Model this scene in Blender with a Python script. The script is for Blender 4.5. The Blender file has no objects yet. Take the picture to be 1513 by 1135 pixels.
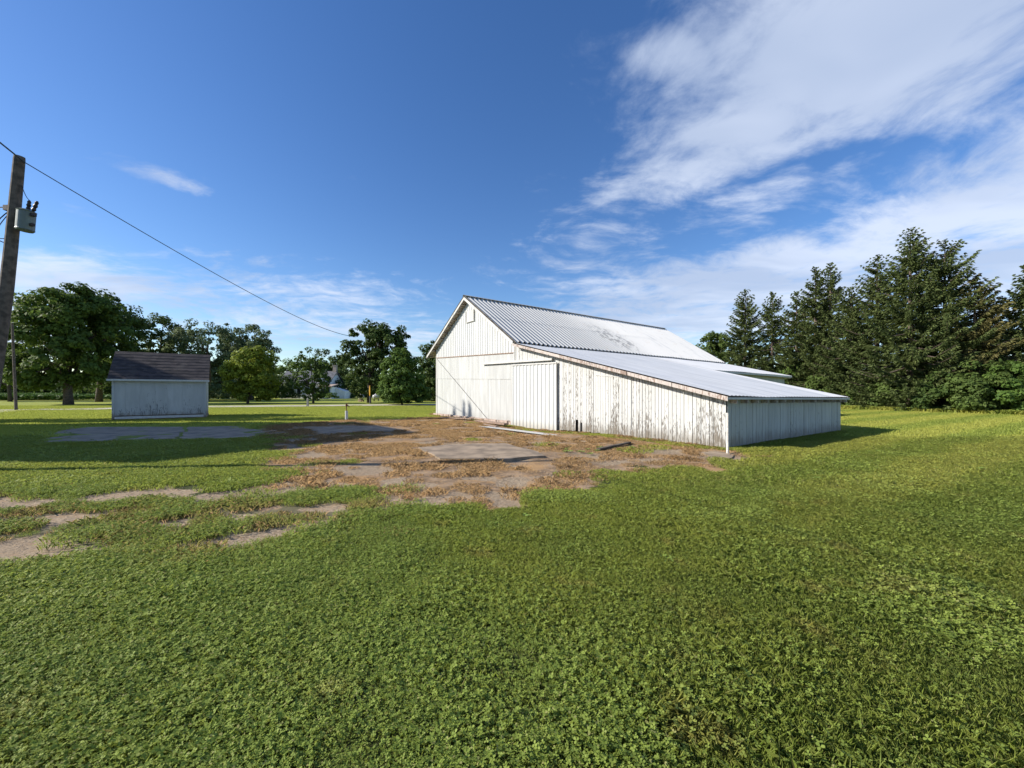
import bpy, math, random
import numpy as np
from mathutils import Vector, Matrix
random.seed(7); RNG=np.random.default_rng(7)
R=math.radians
S=bpy.context.scene; COL=S.collection
H=1.6; F=600.0; CX=756.5; HY=578.0          # eye height, focal length and horizon of the photograph in its own pixels

def at(px,Y,z=0.0): return Vector(((px-CX)/F*Y,Y,z))
def zat(py,Y): return H+(HY-py)/F*Y
def G(px,py):
    Y=H*F/(py-HY); return ((px-CX)/F*Y,Y)

# ------------------------------------------------------------------ numpy noise
def _h(i,j,s):
    n=(i.astype(np.int64)*374761393+j.astype(np.int64)*668265263+s*1442695041)&0xffffffff
    n=((n^(n>>13))*1274126177)&0xffffffff
    return ((n^(n>>16))&0xffff)/65535.0
def vnoise(x,y,s=0):
    x=np.asarray(x,float); y=np.asarray(y,float)
    i=np.floor(x); j=np.floor(y); fx=x-i; fy=y-j
    fx=fx*fx*(3-2*fx); fy=fy*fy*(3-2*fy)
    a=_h(i,j,s);b=_h(i+1,j,s);c=_h(i,j+1,s);d=_h(i+1,j+1,s)
    return (a*(1-fx)+b*fx)*(1-fy)+(c*(1-fx)+d*fx)*fy
def fbm(x,y,s=0,o=4):
    v=0;a=.5;t=0
    for k in range(o):
        v=v+a*vnoise(x*2**k,y*2**k,s+k*17); t+=a; a*=.5
    return v/t
def sstep(e0,e1,x):
    t=np.clip((np.asarray(x,float)-e0)/(e1-e0),0,1); return t*t*(3-2*t)
def poly_sd(x,y,poly):
    """signed distance to a polygon, negative inside"""
    x=np.asarray(x,float); y=np.asarray(y,float)
    d=np.full(x.shape,1e9); ins=np.zeros(x.shape,bool); n=len(poly)
    for k in range(n):
        x0,y0=poly[k]; x1,y1=poly[(k+1)%n]
        ex,ey=x1-x0,y1-y0
        t=np.clip(((x-x0)*ex+(y-y0)*ey)/(ex*ex+ey*ey+1e-12),0,1)
        d=np.minimum(d,np.hypot(x-x0-t*ex,y-y0-t*ey))
        c=((y0>y)!=(y1>y))
        ins^=c&(x<(x1-x0)*(y-y0)/((y1-y0) if y1!=y0 else 1e-9)+x0)
    return np.where(ins,-d,d)

# ------------------------------------------------------------------ barn frame
UA=R(34.7); UX=(math.cos(UA),math.sin(UA)); WX=(-math.sin(UA),math.cos(UA)); NC=(5.97,11.30)
def BW(x,t): return (NC[0]+UX[0]*x+WX[0]*t, NC[1]+UX[1]*x+WX[1]*t)

YARD=[G(*p) for p in [(385,640),(400,627),(520,621.5),(640,617),(655,606)]]+[BW(.5,19.5),BW(.5,0),BW(-.2,-.4)]+\
     [G(*p) for p in [(1088,674),(1050,690),(960,692),(900,704),(850,716),(760,735),(700,745),(640,750),(570,737),(520,724),(440,740),(330,740),(385,716),(425,700),(380,690),(430,668),(390,655)]]
BARE=[(30,741,62,6),(200,733,80,8),(350,732,62,7),(490,720,60,6),(600,716,50,7),(360,792,62,10),(450,775,38,7),(40,806,75,10),(130,812,35,9),(640,742,28,7),(760,742,24,5),
      (700,730,40,5),(240,790,30,6),(60,770,45,6),(270,768,34,5),(1075,676,26,7),(480,748,40,5),(15,830,40,6),(190,815,30,4),(560,752,30,4),(330,762,40,4),(120,758,40,3)]
def masks(x,y):
    """yard: dead and bare ground in front of the barn; bare: patches of gravel and concrete"""
    x=np.asarray(x,float); y=np.asarray(y,float)
    n=fbm(x*1.5,y*1.5,3)-.5
    sd=poly_sd(x,y,YARD)
    yard=1-sstep(-.45,.5,sd+n*2.2)
    bare=np.zeros(x.shape)
    for cx,cy,rx,ry in BARE:
        X,Y=G(cx,cy); rX=1.15*rx*Y/F; rY=1.5*ry*Y*Y/(H*F)
        d=np.hypot((x-X)/rX,(y-Y)/rY)
        bare=np.maximum(bare,(1-sstep(.7,1.2,d+n*1.7))*(.6+.8*fbm(x*3,y*3,15)))
    nb=fbm(x*1.0+40,y*1.7,9)
    bare=np.maximum(bare,yard*sstep(.58,.68,nb))
    # worn, thin turf around the left-hand patches
    worn=[G(0,728),G(300,728),G(560,724),G(680,745),G(560,770),G(470,795),G(300,830),G(0,850),G(-200,850),G(-200,728)]
    w=1-sstep(-.9,.6,poly_sd(x,y,worn)+n*1.6)
    return yard,bare,w
DIP=BW(-.6,8.4)
def gz(x,y):
    x=np.asarray(x,float); y=np.asarray(y,float)
    z=(fbm(x*.35,y*.35,21)-.5)*.06+(fbm(x*1.6,y*1.6,22)-.5)*.035
    r=np.hypot(x,y); z=z*np.clip(1.4-r/60,0.1,1)
    z=z-.14*np.exp(-((x-DIP[0])**2+(y-DIP[1])**2)/(2*2.0**2))
    return z
def gz1(x,y): return float(gz(np.array([x]),np.array([y]))[0])

# ------------------------------------------------------------------ mesh helpers
class MB:
    def __init__(s): s.v=[]; s.f=[]
    def add(s,v,f):
        o=len(s.v); s.v+= [tuple(p) for p in v]; s.f+=[tuple(i+o for i in q) for q in f]
    def box(s,c,d,rot=None):
        hx,hy,hz=d[0]/2,d[1]/2,d[2]/2
        P=[Vector((sx*hx,sy*hy,sz*hz)) for sz in(-1,1) for sx,sy in((-1,-1),(1,-1),(1,1),(-1,1))]
        if rot is not None: P=[rot@p for p in P]
        c=Vector(c); s.add([p+c for p in P],[(3,2,1,0),(4,5,6,7),(0,1,5,4),(1,2,6,5),(2,3,7,6),(3,0,4,7)])
    def hexa(s,P): s.add(P,[(3,2,1,0),(4,5,6,7),(0,1,5,4),(1,2,6,5),(2,3,7,6),(3,0,4,7)])
    def bar(s,a,b,w,h=None):
        """rectangular bar from a to b"""
        a=Vector(a);b=Vector(b);h=h or w;d=(b-a).normalized()
        u=d.cross(Vector((0,0,1)))
        if u.length<1e-3:u=Vector((1,0,0))
        u.normalize(); v=u.cross(d).normalized()
        q=[(-1,-1),(1,-1),(1,1),(-1,1)]
        s.hexa([a+u*(w/2*x)+v*(h/2*y) for x,y in q]+[b+u*(w/2*x)+v*(h/2*y) for x,y in q])
    def tube(s,pts,rad,n=10,cap=True):
        pts=[Vector(p) for p in pts]
        if not hasattr(rad,'__len__'): rad=[rad]*len(pts)
        o=len(s.v); ref=None
        for k,p in enumerate(pts):
            d=(pts[min(k+1,len(pts)-1)]-pts[max(k-1,0)]).normalized()
            if ref is None: ref=Vector((1,0,0)) if abs(d.x)<.9 else Vector((0,1,0))
            u=d.cross(ref).normalized(); v=d.cross(u).normalized()
            for a in range(n):
                t=2*math.pi*a/n; s.v.append(tuple(p+u*(rad[k]*math.cos(t))+v*(rad[k]*math.sin(t))))
        for k in range(len(pts)-1):
            for a in range(n):
                b=(a+1)%n; s.f.append((o+k*n+a,o+k*n+b,o+(k+1)*n+b,o+(k+1)*n+a))
        if cap: s.f.append(tuple(o+a for a in range(n))[::-1]); s.f.append(tuple(o+(len(pts)-1)*n+a for a in range(n)))
    def mesh(s,name,smooth=False):
        m=bpy.data.meshes.new(name); m.from_pydata([tuple(p) for p in s.v],[],s.f); m.update()
        if smooth: m.polygons.foreach_set('use_smooth',[True]*len(m.polygons))
        return m
def quads_mesh(name,V,k=4):
    """V: (n*k,3) array, every k vertices are one face"""
    V=np.asarray(V,np.float32).reshape(-1,3); n=len(V)//k
    m=bpy.data.meshes.new(name); m.vertices.add(len(V)); m.vertices.foreach_set('co',V.ravel())
    m.loops.add(n*k); m.loops.foreach_set('vertex_index',np.arange(n*k,dtype=np.int32))
    m.polygons.add(n); m.polygons.foreach_set('loop_start',np.arange(0,n*k,k,dtype=np.int32))
    try: m.polygons.foreach_set('loop_total',np.full(n,k,np.int32))
    except Exception: pass
    m.update(calc_edges=True); return m
def tagset(o,label,cat,group=None,kind=None):
    if label:o['label']=label
    if cat:o['category']=cat
    if group:o['group']=group
    if kind:o['kind']=kind
    return o
def thing(name,label,cat,loc=(0,0,0),rz=0,group=None):
    o=bpy.data.objects.new(name,None); COL.objects.link(o); o.location=loc; o.rotation_euler=(0,0,rz); o.empty_display_size=.3
    return tagset(o,label,cat,group)
def obj(name,me,mat,parent=None,loc=None,smooth=False,label=None):
    if isinstance(me,MB): me=me.mesh(name,smooth)
    if mat is not None and not me.materials: me.materials.append(mat)
    o=bpy.data.objects.new(name,me); COL.objects.link(o)
    if parent is not None:o.parent=parent
    if loc is not None:o.location=loc
    if label:o['label']=label
    return o

# ------------------------------------------------------------------ material helpers
class NT:
    def __init__(s,tree): s.t=tree; s.n=tree.nodes; s.l=tree.links
    def set(s,sock,v):
        if v is None: return
        if isinstance(v,bpy.types.NodeSocket): s.l.new(v,sock)
        else:
            if isinstance(v,(tuple,list)) and len(v)==3 and sock.type=='RGBA': v=(*v,1)
            sock.default_value=v
    def node(s,ty,**kw):
        n=s.n.new(ty)
        for k,v in kw.items(): setattr(n,k,v)
        return n
    def math(s,op,a,b=None,c=None,clamp=False):
        n=s.node('ShaderNodeMath',operation=op); n.use_clamp=clamp
        s.set(n.inputs[0],a); s.set(n.inputs[1],b)
        if c is not None: s.set(n.inputs[2],c)
        return n.outputs[0]
    def mix(s,f,a,b,mode='MIX'):
        n=s.node('ShaderNodeMix',data_type='RGBA',blend_type=mode); s.set(n.inputs[0],f); s.set(n.inputs[6],a); s.set(n.inputs[7],b); return n.outputs[2]
    def noise(s,vec,scale,detail=4,rough=.55,dist=0,out='Fac'):
        n=s.node('ShaderNodeTexNoise'); s.set(n.inputs['Vector'],vec); n.inputs['Scale'].default_value=scale; n.inputs['Detail'].default_value=detail
        n.inputs['Roughness'].default_value=rough; n.inputs['Distortion'].default_value=dist; return n.outputs[out]
    def voro(s,vec,scale,feature='F1',out='Distance'):
        n=s.node('ShaderNodeTexVoronoi',feature=feature); s.set(n.inputs['Vector'],vec); n.inputs['Scale'].default_value=scale; return n.outputs[out]
    def ss(s,x,e0,e1,o0=0.,o1=1.):
        n=s.node('ShaderNodeMapRange',interpolation_type='SMOOTHSTEP'); s.set(n.inputs['Value'],x); n.inputs['From Min'].default_value=e0; n.inputs['From Max'].default_value=e1
        n.inputs['To Min'].default_value=o0; n.inputs['To Max'].default_value=o1; return n.outputs[0]
    def vmul(s,v,k):
        n=s.node('ShaderNodeVectorMath',operation='MULTIPLY'); s.set(n.inputs[0],v); n.inputs[1].default_value=k; return n.outputs[0]
    def sep(s,v): n=s.node('ShaderNodeSeparateXYZ'); s.set(n.inputs[0],v); return n.outputs
    def comb(s,x,y,z): n=s.node('ShaderNodeCombineXYZ'); s.set(n.inputs[0],x);s.set(n.inputs[1],y);s.set(n.inputs[2],z); return n.outputs[0]
    def bump(s,h,strength=.5,dist=.02):
        n=s.node('ShaderNodeBump'); s.set(n.inputs['Height'],h); n.inputs['Strength'].default_value=strength; n.inputs['Distance'].default_value=dist; return n.outputs[0]
    def objc(s): return s.node('ShaderNodeTexCoord').outputs['Object']
    def pos(s): return s.node('ShaderNodeNewGeometry').outputs['Position']
    def island(s): return s.node('ShaderNodeNewGeometry').outputs['Random Per Island']
    def orand(s): return s.node('ShaderNodeObjectInfo').outputs['Random']
    def attr(s,name): n=s.node('ShaderNodeAttribute',attribute_name=name); return n.outputs['Fac']
    def ramp(s,f,stops):
        n=s.node('ShaderNodeValToRGB'); s.set(n.inputs[0],f); cr=n.color_ramp
        while len(cr.elements)<len(stops): cr.elements.new(.5)
        for e,(p,c) in zip(cr.elements,stops): e.position=p; e.color=(*c,1)
        return n.outputs[0]
def mat(name,fn):
    m=bpy.data.materials.new(name); m.use_nodes=True; m.node_tree.nodes.clear(); t=NT(m.node_tree)
    out=t.node('ShaderNodeOutputMaterial'); b=t.node('ShaderNodeBsdfPrincipled'); t.l.new(b.outputs[0],out.inputs[0])
    r=fn(t,b,out)
    for k,v in (r or {}).items(): t.set(b.inputs[k],v)
    return m
M={}
def simple(name,col,rough=.7,metal=0,var=.25,scale=8,bs=.2):
    def f(t,b,o):
        c=t.objc(); n=t.noise(c,scale,5)
        return {'Base Color':t.mix(t.ss(n,.3,.7),tuple(x*(1-var) for x in col),tuple(min(1,x*(1+var)) for x in col)),'Roughness':rough,'Metallic':metal,'Normal':t.bump(n,bs,.01)}
    M[name]=mat(name,f)
simple('concrete',(.25,.19,.13),.9,0,.35,2.2,.5)
simple('road_gravel',(.43,.39,.32),.95,0,.12,2,.2)
simple('pole_wood',(.1,.08,.068),.9,0,.45,9,.6)
simple('pole_grey',(.3,.29,.26),.9,0,.3,9,.4)
simple('wire',(.02,.02,.022),.5,0,.1)
simple('transformer_grey',(.12,.145,.14),.45,.2,.15,6)
simple('dark_metal',(.04,.03,.03),.5,.5,.3,12)
simple('rust_metal',(.13,.05,.03),.7,.3,.4,20)
simple('pvc_white',(.48,.49,.49),.5,0,.1,14)
simple('post_white',(.6,.57,.52),.8,0,.25,25)
simple('yellow_plastic',(.8,.42,.04),.5,0,.1)
simple('house_white',(.78,.8,.8),.7,0,.08,3)
simple('glass_dark',(.02,.025,.03),.1,0,.1)
simple('stone',(.36,.28,.235),.9,0,.35,7,.6)
simple('brick',(.4,.33,.28),.9,0,.3,6)
simple('bark',(.09,.07,.052),.95,0,.4,6,.8)
simple('bark_spruce',(.12,.09,.075),.95,0,.4,6,.8)
simple('plank',(.24,.17,.13),.9,0,.4,9,.5)
simple('dark_interior',(.02,.02,.02),.9)
simple('tank_white',(.42,.42,.42),.4,0,.05)

def f_boards(peel,base=(.72,.73,.71),grey=(.2,.185,.16),low=1.0,isl=.08):
    def f(t,b,o):
        c=t.objc(); x,y,z=t.sep(c); i=t.island()
        off=t.comb(t.math('MULTIPLY',i,37.),0.,t.math('MULTIPLY',i,11.))
        va=t.node('ShaderNodeVectorMath',operation='ADD'); t.set(va.inputs[0],c); t.set(va.inputs[1],off); cc=va.outputs[0]
        n1=t.noise(t.vmul(cc,(26,26,5.5)),1,6,.72,.3)
        n2=t.noise(t.vmul(cc,(3,3,.6)),1,3)
        n3=t.noise(t.vmul(cc,(30,30,10)),1,3)
        lowz=t.ss(z,.1,1.3,low,0.)
        th=t.math('ADD',t.math('MULTIPLY',lowz,.10),t.math('MULTIPLY',t.math('SUBTRACT',i,.5),.12))
        th=t.math('ADD',th,t.math('MULTIPLY',t.math('SUBTRACT',n2,.5),.35))
        s_=t.math('ADD',t.math('ADD',n1,th),peel-.12)
        p=t.ss(s_,.555,.61)
        wood=t.mix(n3,tuple(k*.6 for k in grey),tuple(k*1.35 for k in grey))
        paint=t.mix(t.ss(n2,.35,.65),tuple(k*.8 for k in base),base)
        paint=t.mix(t.math('MULTIPLY',i,isl*6),paint,tuple(k*.8 for k in base))
        # splash-back dirt just above the ground
        dn=t.noise(t.vmul(c,(5,5,2)),1,4)
        d=t.math('MULTIPLY',t.ss(t.math('ADD',z,t.math('MULTIPLY',dn,-.55)),-.22,.22,1.,0.),.65*low)
        col=t.mix(p,paint,wood); col=t.mix(d,col,(.16,.13,.095))
        h=t.math('SUBTRACT',t.math('MULTIPLY',n3,.3),p)
        return {'Base Color':col,'Roughness':.75,'Normal':t.bump(h,.6,.006)}
    return f
M['boards_peeling']=mat('boards_peeling',f_boards(.088,(.57,.575,.56),grey=(.17,.155,.135),isl=.1))
M['boards_painted']=mat('boards_painted',f_boards(-.10,(.49,.50,.49),low=.4,isl=.1))
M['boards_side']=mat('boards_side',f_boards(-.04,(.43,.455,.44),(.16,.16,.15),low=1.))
M['fascia_worn']=mat('fascia_worn',f_boards(.14,(.52,.46,.42),(.24,.17,.135),low=0))
M['trim_white']=mat('trim_white',f_boards(-.1,(.58,.575,.55),low=0))
M['shed_boards']=mat('shed_boards',f_boards(.02,(.47,.49,.5),(.2,.21,.22),low=1.3))
def f_siding(t,b,o):
    c=t.objc(); n=t.noise(t.vmul(c,(2,3,.7)),1,5); n2=t.noise(c,18,3)
    x,y,z=t.sep(c)
    d=t.ss(t.math('ADD',z,t.math('MULTIPLY',n,-.4)),-.25,.15,.5,0.)
    # browner towards the bottom, with scattered brownish flecks
    col=t.mix(t.ss(n,.3,.7),(.5,.51,.50),(.57,.58,.57)); col=t.mix(d,col,(.3,.26,.2)); col=t.mix(t.ss(n2,.62,.75,0.,.25),col,(.45,.4,.33))
    return {'Base Color':col,'Roughness':.42,'Metallic':0.}
M['siding']=mat('siding',f_siding)
def f_roof_main(t,b,o):
    c=t.objc(); x,y,z=t.sep(c)
    n=t.noise(t.vmul(c,(3,.5,.5)),1,6,.65); n2=t.noise(t.vmul(c,(1.2,1.8,1.8)),1,5,.6,.5)
    # bare metal where paint is gone: blotch half way along the right slope
    dx=t.math('DIVIDE',t.math('SUBTRACT',x,8.6),1.5); dy=t.math('DIVIDE',t.math('SUBTRACT',t.math('ADD',y,t.math('MULTIPLY',x,.2)),13.3),1.7)
    r=t.math('SQRT',t.math('ADD',t.math('MULTIPLY',dx,dx),t.math('MULTIPLY',dy,dy)))
    n3=t.noise(t.vmul(c,(4.5,1.6,1.6)),1,5,.7)
    bl=t.math('MULTIPLY',t.ss(r,.5,1.2,1.,0.),t.ss(n3,.46,.56))
    paint=t.mix(t.ss(x,5,11),(.42,.425,.42),(.56,.56,.55))
    col=t.mix(t.ss(n,.52,.7,0.,.55),paint,(.36,.38,.4)); col=t.mix(t.math('MULTIPLY',bl,.7),col,(.15,.16,.165))
    col=t.mix(t.ss(n2,.6,.72,0.,.35),col,(.4,.33,.27))
    return {'Base Color':col,'Roughness':.55,'Metallic':0.}
M['roof_main']=mat('roof_main',f_roof_main)
def f_roof_lean(t,b,o):
    c=t.objc(); x,y,z=t.sep(c)
    n=t.noise(t.vmul(c,(6,.35,.35)),1,5,.6); n2=t.noise(t.vmul(c,(.9,.9,.9)),1,5,.6)
    edge=t.math('ADD',t.math('ADD',x,t.math('MULTIPLY',y,-.15)),t.math('MULTIPLY',t.math('SUBTRACT',n,.5),.25))
    wh=t.ss(edge,7.25,7.35)
    met=t.mix(t.ss(n,.35,.65),(.5,.51,.51),(.63,.635,.63)); met=t.mix(t.ss(n2,.55,.75,0.,.4),met,(.52,.53,.54))
    whc=t.mix(t.ss(n2,.55,.75,0.,.5),(.66,.66,.65),(.52,.52,.5))
    return {'Base Color':t.mix(wh,met,whc),'Roughness':t.math('ADD',.42,t.math('MULTIPLY',wh,.2)),'Metallic':t.math('SUBTRACT',.1,t.math('MULTIPLY',wh,.1))}
M['roof_lean']=mat('roof_lean',f_roof_lean)
def f_soffit(t,b,o):
    c=t.objc(); n=t.noise(t.vmul(c,(3,7,7)),1,6,.7); i=t.island()
    col=t.mix(t.ss(n,.42,.6),(.42,.37,.31),(.13,.1,.08))
    return {'Base Color':t.mix(t.math('MULTIPLY',i,.4),col,(.5,.46,.4)),'Roughness':.9,'Normal':t.bump(n,.5,.01)}
M['soffit_wood']=mat('soffit_wood',f_soffit)
def f_shingle(t,b,o):
    c=t.objc(); n=t.noise(c,3,5); v=t.voro(t.vmul(c,(3,6,6)),1,'F1','Color'); vs=t.sep(v)[0]
    n2=t.noise(c,.8,4)
    col=t.mix(vs,(.028,.024,.026),(.075,.06,.058)); col=t.mix(t.ss(n2,.5,.7,0.,.6),col,(.12,.1,.085))
    return {'Base Color':col,'Roughness':.95,'Normal':t.bump(n,.5,.02)}
M['shingle']=mat('shingle',f_shingle)
simple('shingle_far',(.1,.105,.12),.9,0,.25,2)

def f_leaf(c0,c1,c2,trans=.28,rough=.55,spec=.3):
    c0,c1,c2=[(c[0]*1.55,c[1]*1.5,c[2]*1.25) for c in (c0,c1,c2)]
    def f(t,b,o):
        i=t.island(); n=t.noise(t.pos(),.45,3); n2=t.noise(t.pos(),2.2,2)
        col=t.mix(t.ss(n,.35,.65),c0,c1); col=t.mix(t.math('MULTIPLY',i,.55),col,c2)
        col=t.mix(t.ss(n2,.5,.8,0.,.35),col,c2)
        tr=t.node('ShaderNodeBsdfTranslucent'); t.set(tr.inputs[0],t.mix(.5,col,tuple(k*1.6 for k in c2)))
        ms=t.node('ShaderNodeMixShader'); ms.inputs[0].default_value=trans
        t.l.new(b.outputs[0],ms.inputs[1]); t.l.new(tr.outputs[0],ms.inputs[2]); t.l.new(ms.outputs[0],o.inputs[0])
        return {'Base Color':col,'Roughness':.65,'Specular IOR Level':.15}
    return f
M['leaf_maple']=mat('leaf_maple',f_leaf((.03,.055,.016),(.045,.08,.02),(.08,.12,.028)))
M['leaf_dark']=mat('leaf_dark',f_leaf((.022,.042,.013),(.034,.06,.018),(.06,.09,.025)))
M['leaf_greygreen']=mat('leaf_greygreen',f_leaf((.05,.075,.04),(.07,.1,.05),(.1,.13,.07)))
M['leaf_bright']=mat('leaf_bright',f_leaf((.07,.1,.015),(.1,.14,.02),(.16,.19,.03)))
M['leaf_cedar']=mat('leaf_cedar',f_leaf((.035,.07,.02),(.05,.09,.025),(.09,.14,.03)))
M['leaf_spruce']=mat('leaf_spruce',f_leaf((.032,.05,.02),(.046,.066,.025),(.09,.108,.042),.12,.6))
M['leaf_spruce_brown']=mat('leaf_spruce_brown',f_leaf((.045,.053,.022),(.07,.065,.028),(.11,.1,.045),.1,.6))
M['leaf_shrub']=mat('leaf_shrub',f_leaf((.035,.06,.018),(.05,.08,.022),(.08,.11,.035)))
M['crop']=mat('crop',f_leaf((.03,.062,.014),(.04,.08,.02),(.055,.1,.025),.2))

def lawn_colour(t,p,gain=1.0):
    """yellow-green on the right and far side with mowing stripes, blue-green clover patches near by"""
    x,y,z=t.sep(p)
    n=t.noise(p,.22,4,.6); n2=t.noise(p,1.1,3,.6); n3=t.noise(p,.5,2)
    k=lambda c:(c[0]*gain*2.65,c[1]*gain*2.3,c[2]*gain*2.0)
    col=t.mix(t.ss(n,.38,.62),k((.075,.12,.022)),k((.11,.15,.03)))
    col=t.mix(t.ss(n2,.55,.75,0.,.6),col,k((.15,.165,.045)))
    # mowing stripes run along the barn's side wall
    s_=t.math('ADD',t.math('MULTIPLY',x,-.51),t.math('MULTIPLY',y,.86))
    n4=t.noise(p,.35,3,.6); n5=t.noise(p,3.2,4,.6)
    col=t.mix(t.ss(n4,.5,.66,0.,.55),col,k((.045,.085,.02)))
    col=t.mix(t.ss(n5,.56,.7,0.,.5),col,k((.05,.085,.02)))
    col=t.mix(t.ss(t.noise(p,1.7,2),.6,.7,0.,.45),col,k((.17,.15,.06)))
    st=t.math('SINE',t.math('ADD',t.math('MULTIPLY',s_,2.4),t.math('MULTIPLY',n3,2.5)))
    side=t.ss(t.math('SUBTRACT',t.math('MULTIPLY',x,.86),t.math('MULTIPLY',y,-.1)),2.,7.)
    far=t.ss(y,3,13)
    col=t.mix(t.math('MULTIPLY',far,.6),col,k((.155,.19,.034)))
    col=t.mix(t.math('MULTIPLY',t.ss(st,-.3,.5),t.math('MULTIPLY',side,.55)),col,k((.2,.22,.055)))
    col=t.mix(t.math('MULTIPLY',t.ss(st,-.1,-.8),t.math('MULTIPLY',side,.45)),col,k((.075,.12,.022)))
    return col
def f_grass(dry=0.,kind='g'):
    def f(t,b,o):
        p=t.pos(); i=t.island(); col=lawn_colour(t,p)
        if kind=='c': col=t.mix(.45,col,(.205,.28,.055)); c2=(.42,.5,.12)
        elif kind=='s': col=t.mix(t.noise(p,1.2,3),(.42,.25,.11),(.56,.4,.21)); c2=(.66,.5,.3)
        else: c2=(.42,.46,.13)
        col=t.mix(t.math('MULTIPLY',i,.5),col,c2)
        if kind!='s': 
            col=t.mix(t.ss(i,.95,.97,0.,.6),col,(.36,.32,.15))
            col=t.mix(t.math('MULTIPLY',t.ss(t.orand(),.78,.9),.6),col,(.2,.15,.06)) if dry else col
            col=t.mix(.55,col,(.34,.27,.12)) if dry else col
        tr=t.node('ShaderNodeBsdfTranslucent'); t.set(tr.inputs[0],col)
        ms=t.node('ShaderNodeMixShader'); ms.inputs[0].default_value=.45
        t.l.new(b.outputs[0],ms.inputs[1]); t.l.new(tr.outputs[0],ms.inputs[2]); t.l.new(ms.outputs[0],o.inputs[0])
        return {'Base Color':col,'Roughness':.6,'Specular IOR Level':.18}
    return f
M['grass_blade']=mat('grass_blade',f_grass()); M['clover_leaf']=mat('clover_leaf',f_grass(kind='c')); M['straw']=mat('straw',f_grass(kind='s')); M['grass_worn']=mat('grass_worn',f_grass(1))
def f_ground(t,b,o):
    p=t.pos(); x,y,z=t.sep(p)
    ya=t.attr('yard'); ba=t.attr('bare'); wo=t.attr('worn')
    nf=t.noise(p,7,5,.65); nm=t.noise(p,2.2,4,.6); nl=t.noise(p,.5,4)
    g=lawn_colour(t,p,.92)
    g=t.mix(t.ss(nf,.3,.7),t.mix(.45,g,(.02,.03,.008)),g)
    soil=t.mix(nf,(.03,.035,.012),(.06,.07,.02))
    dist=t.math('SQRT',t.math('ADD',t.math('MULTIPLY',x,x),t.math('MULTIPLY',y,y)))
    g=t.mix(t.ss(dist,9,26),soil,g)
    g=t.mix(t.math('MULTIPLY',t.ss(t.math('ADD',wo,t.math('MULTIPLY',nm,.6)),.85,1.2),.75),g,(.18,.155,.09))
    dirt=t.mix(t.ss(nm,.35,.65),(.15,.105,.068),(.3,.215,.14))
    dirt=t.mix(t.ss(nf,.6,.75,0.,.6),dirt,(.1,.065,.04))
    dirt=t.mix(t.ss(t.noise(p,.9,5),.5,.62,0.,.75),dirt,(.36,.22,.1))
    gravel=t.mix(t.ss(t.noise(p,24,3,.7),.35,.65),(.21,.16,.105),(.37,.29,.2))
    gravel=t.mix(t.ss(t.noise(p,90,2,.7),.6,.7,0.,.5),gravel,(.13,.11,.085))
    vor=t.voro(p,.9,'DISTANCE_TO_EDGE'); gravel=t.mix(t.ss(vor,.0,.012,.3,0.),gravel,(.1,.075,.05))
    e=t.math('MULTIPLY',t.math('SUBTRACT',nm,.5),.7); e2=t.math('MULTIPLY',t.math('SUBTRACT',nf,.5),.6)
    ys=t.ss(t.math('ADD',t.math('ADD',ya,e),e2),.38,.62); bs=t.ss(t.math('ADD',t.math('ADD',ba,e),e2),.4,.6)
    fs=t.noise(t.vmul(p,(9,22,9)),1,4,.7); dirt=t.mix(t.ss(fs,.5,.6,0.,.6),dirt,(.42,.26,.12)); gravel=t.mix(t.ss(t.math('ADD',fs,t.math('MULTIPLY',nm,.25)),.66,.74,0.,.55),gravel,(.33,.2,.1)); gravel=t.mix(t.ss(t.noise(p,.8,4),.45,.6,0.,.5),gravel,(.28,.21,.14))
    col=t.mix(ys,g,dirt); col=t.mix(bs,col,gravel)
    h=t.math('ADD',t.math('MULTIPLY',nf,1.),t.math('MULTIPLY',t.noise(p,30,3),.4))
    return {'Base Color':col,'Roughness':.95,'Specular IOR Level':.15,'Normal':t.bump(h,.7,.03)}
M['ground']=mat('ground',f_ground)

# ------------------------------------------------------------------ ground
def grid_axis(lo,hi,step,far,g=1.22):
    a=list(np.arange(lo,hi+1e-6,step)); s=step
    while a[-1]<far: s*=g; a.append(a[-1]+s)
    s=step
    while a[0]>-far: s*=g; a.insert(0,a[0]-s)
    return np.array(a)
gx=grid_axis(-24,20,.13,1600); gy=grid_axis(1,29,.13,1600)
XX,YY=np.meshgrid(gx,gy); ZZ=gz(XX,YY); ya,ba,wo=masks(XX,YY)
ZZ=ZZ-.02*ba
nx,ny=len(gx),len(gy)
gm=bpy.data.meshes.new('ground'); V=np.stack([XX,YY,ZZ],-1).reshape(-1,3).astype(np.float32)
ii,jj=np.meshgrid(np.arange(nx-1),np.arange(ny-1)); b0=(jj*nx+ii).ravel()
Fc=np.stack([b0,b0+1,b0+nx+1,b0+nx],-1).astype(np.int32)
gm.vertices.add(len(V)); gm.vertices.foreach_set('co',V.ravel()); gm.loops.add(Fc.size); gm.loops.foreach_set('vertex_index',Fc.ravel())
gm.polygons.add(len(Fc)); gm.polygons.foreach_set('loop_start',np.arange(0,Fc.size,4,dtype=np.int32)); gm.update(calc_edges=True)
gm.polygons.foreach_set('use_smooth',np.ones(len(Fc),bool))
for nm_,arr in (('yard',ya),('bare',ba),('worn',wo)):
    a=gm.attributes.new(nm_,'FLOAT','POINT'); a.data.foreach_set('value',arr.ravel().astype(np.float32))
go=obj('ground',gm,M['ground']); go['kind']='structure'

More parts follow.
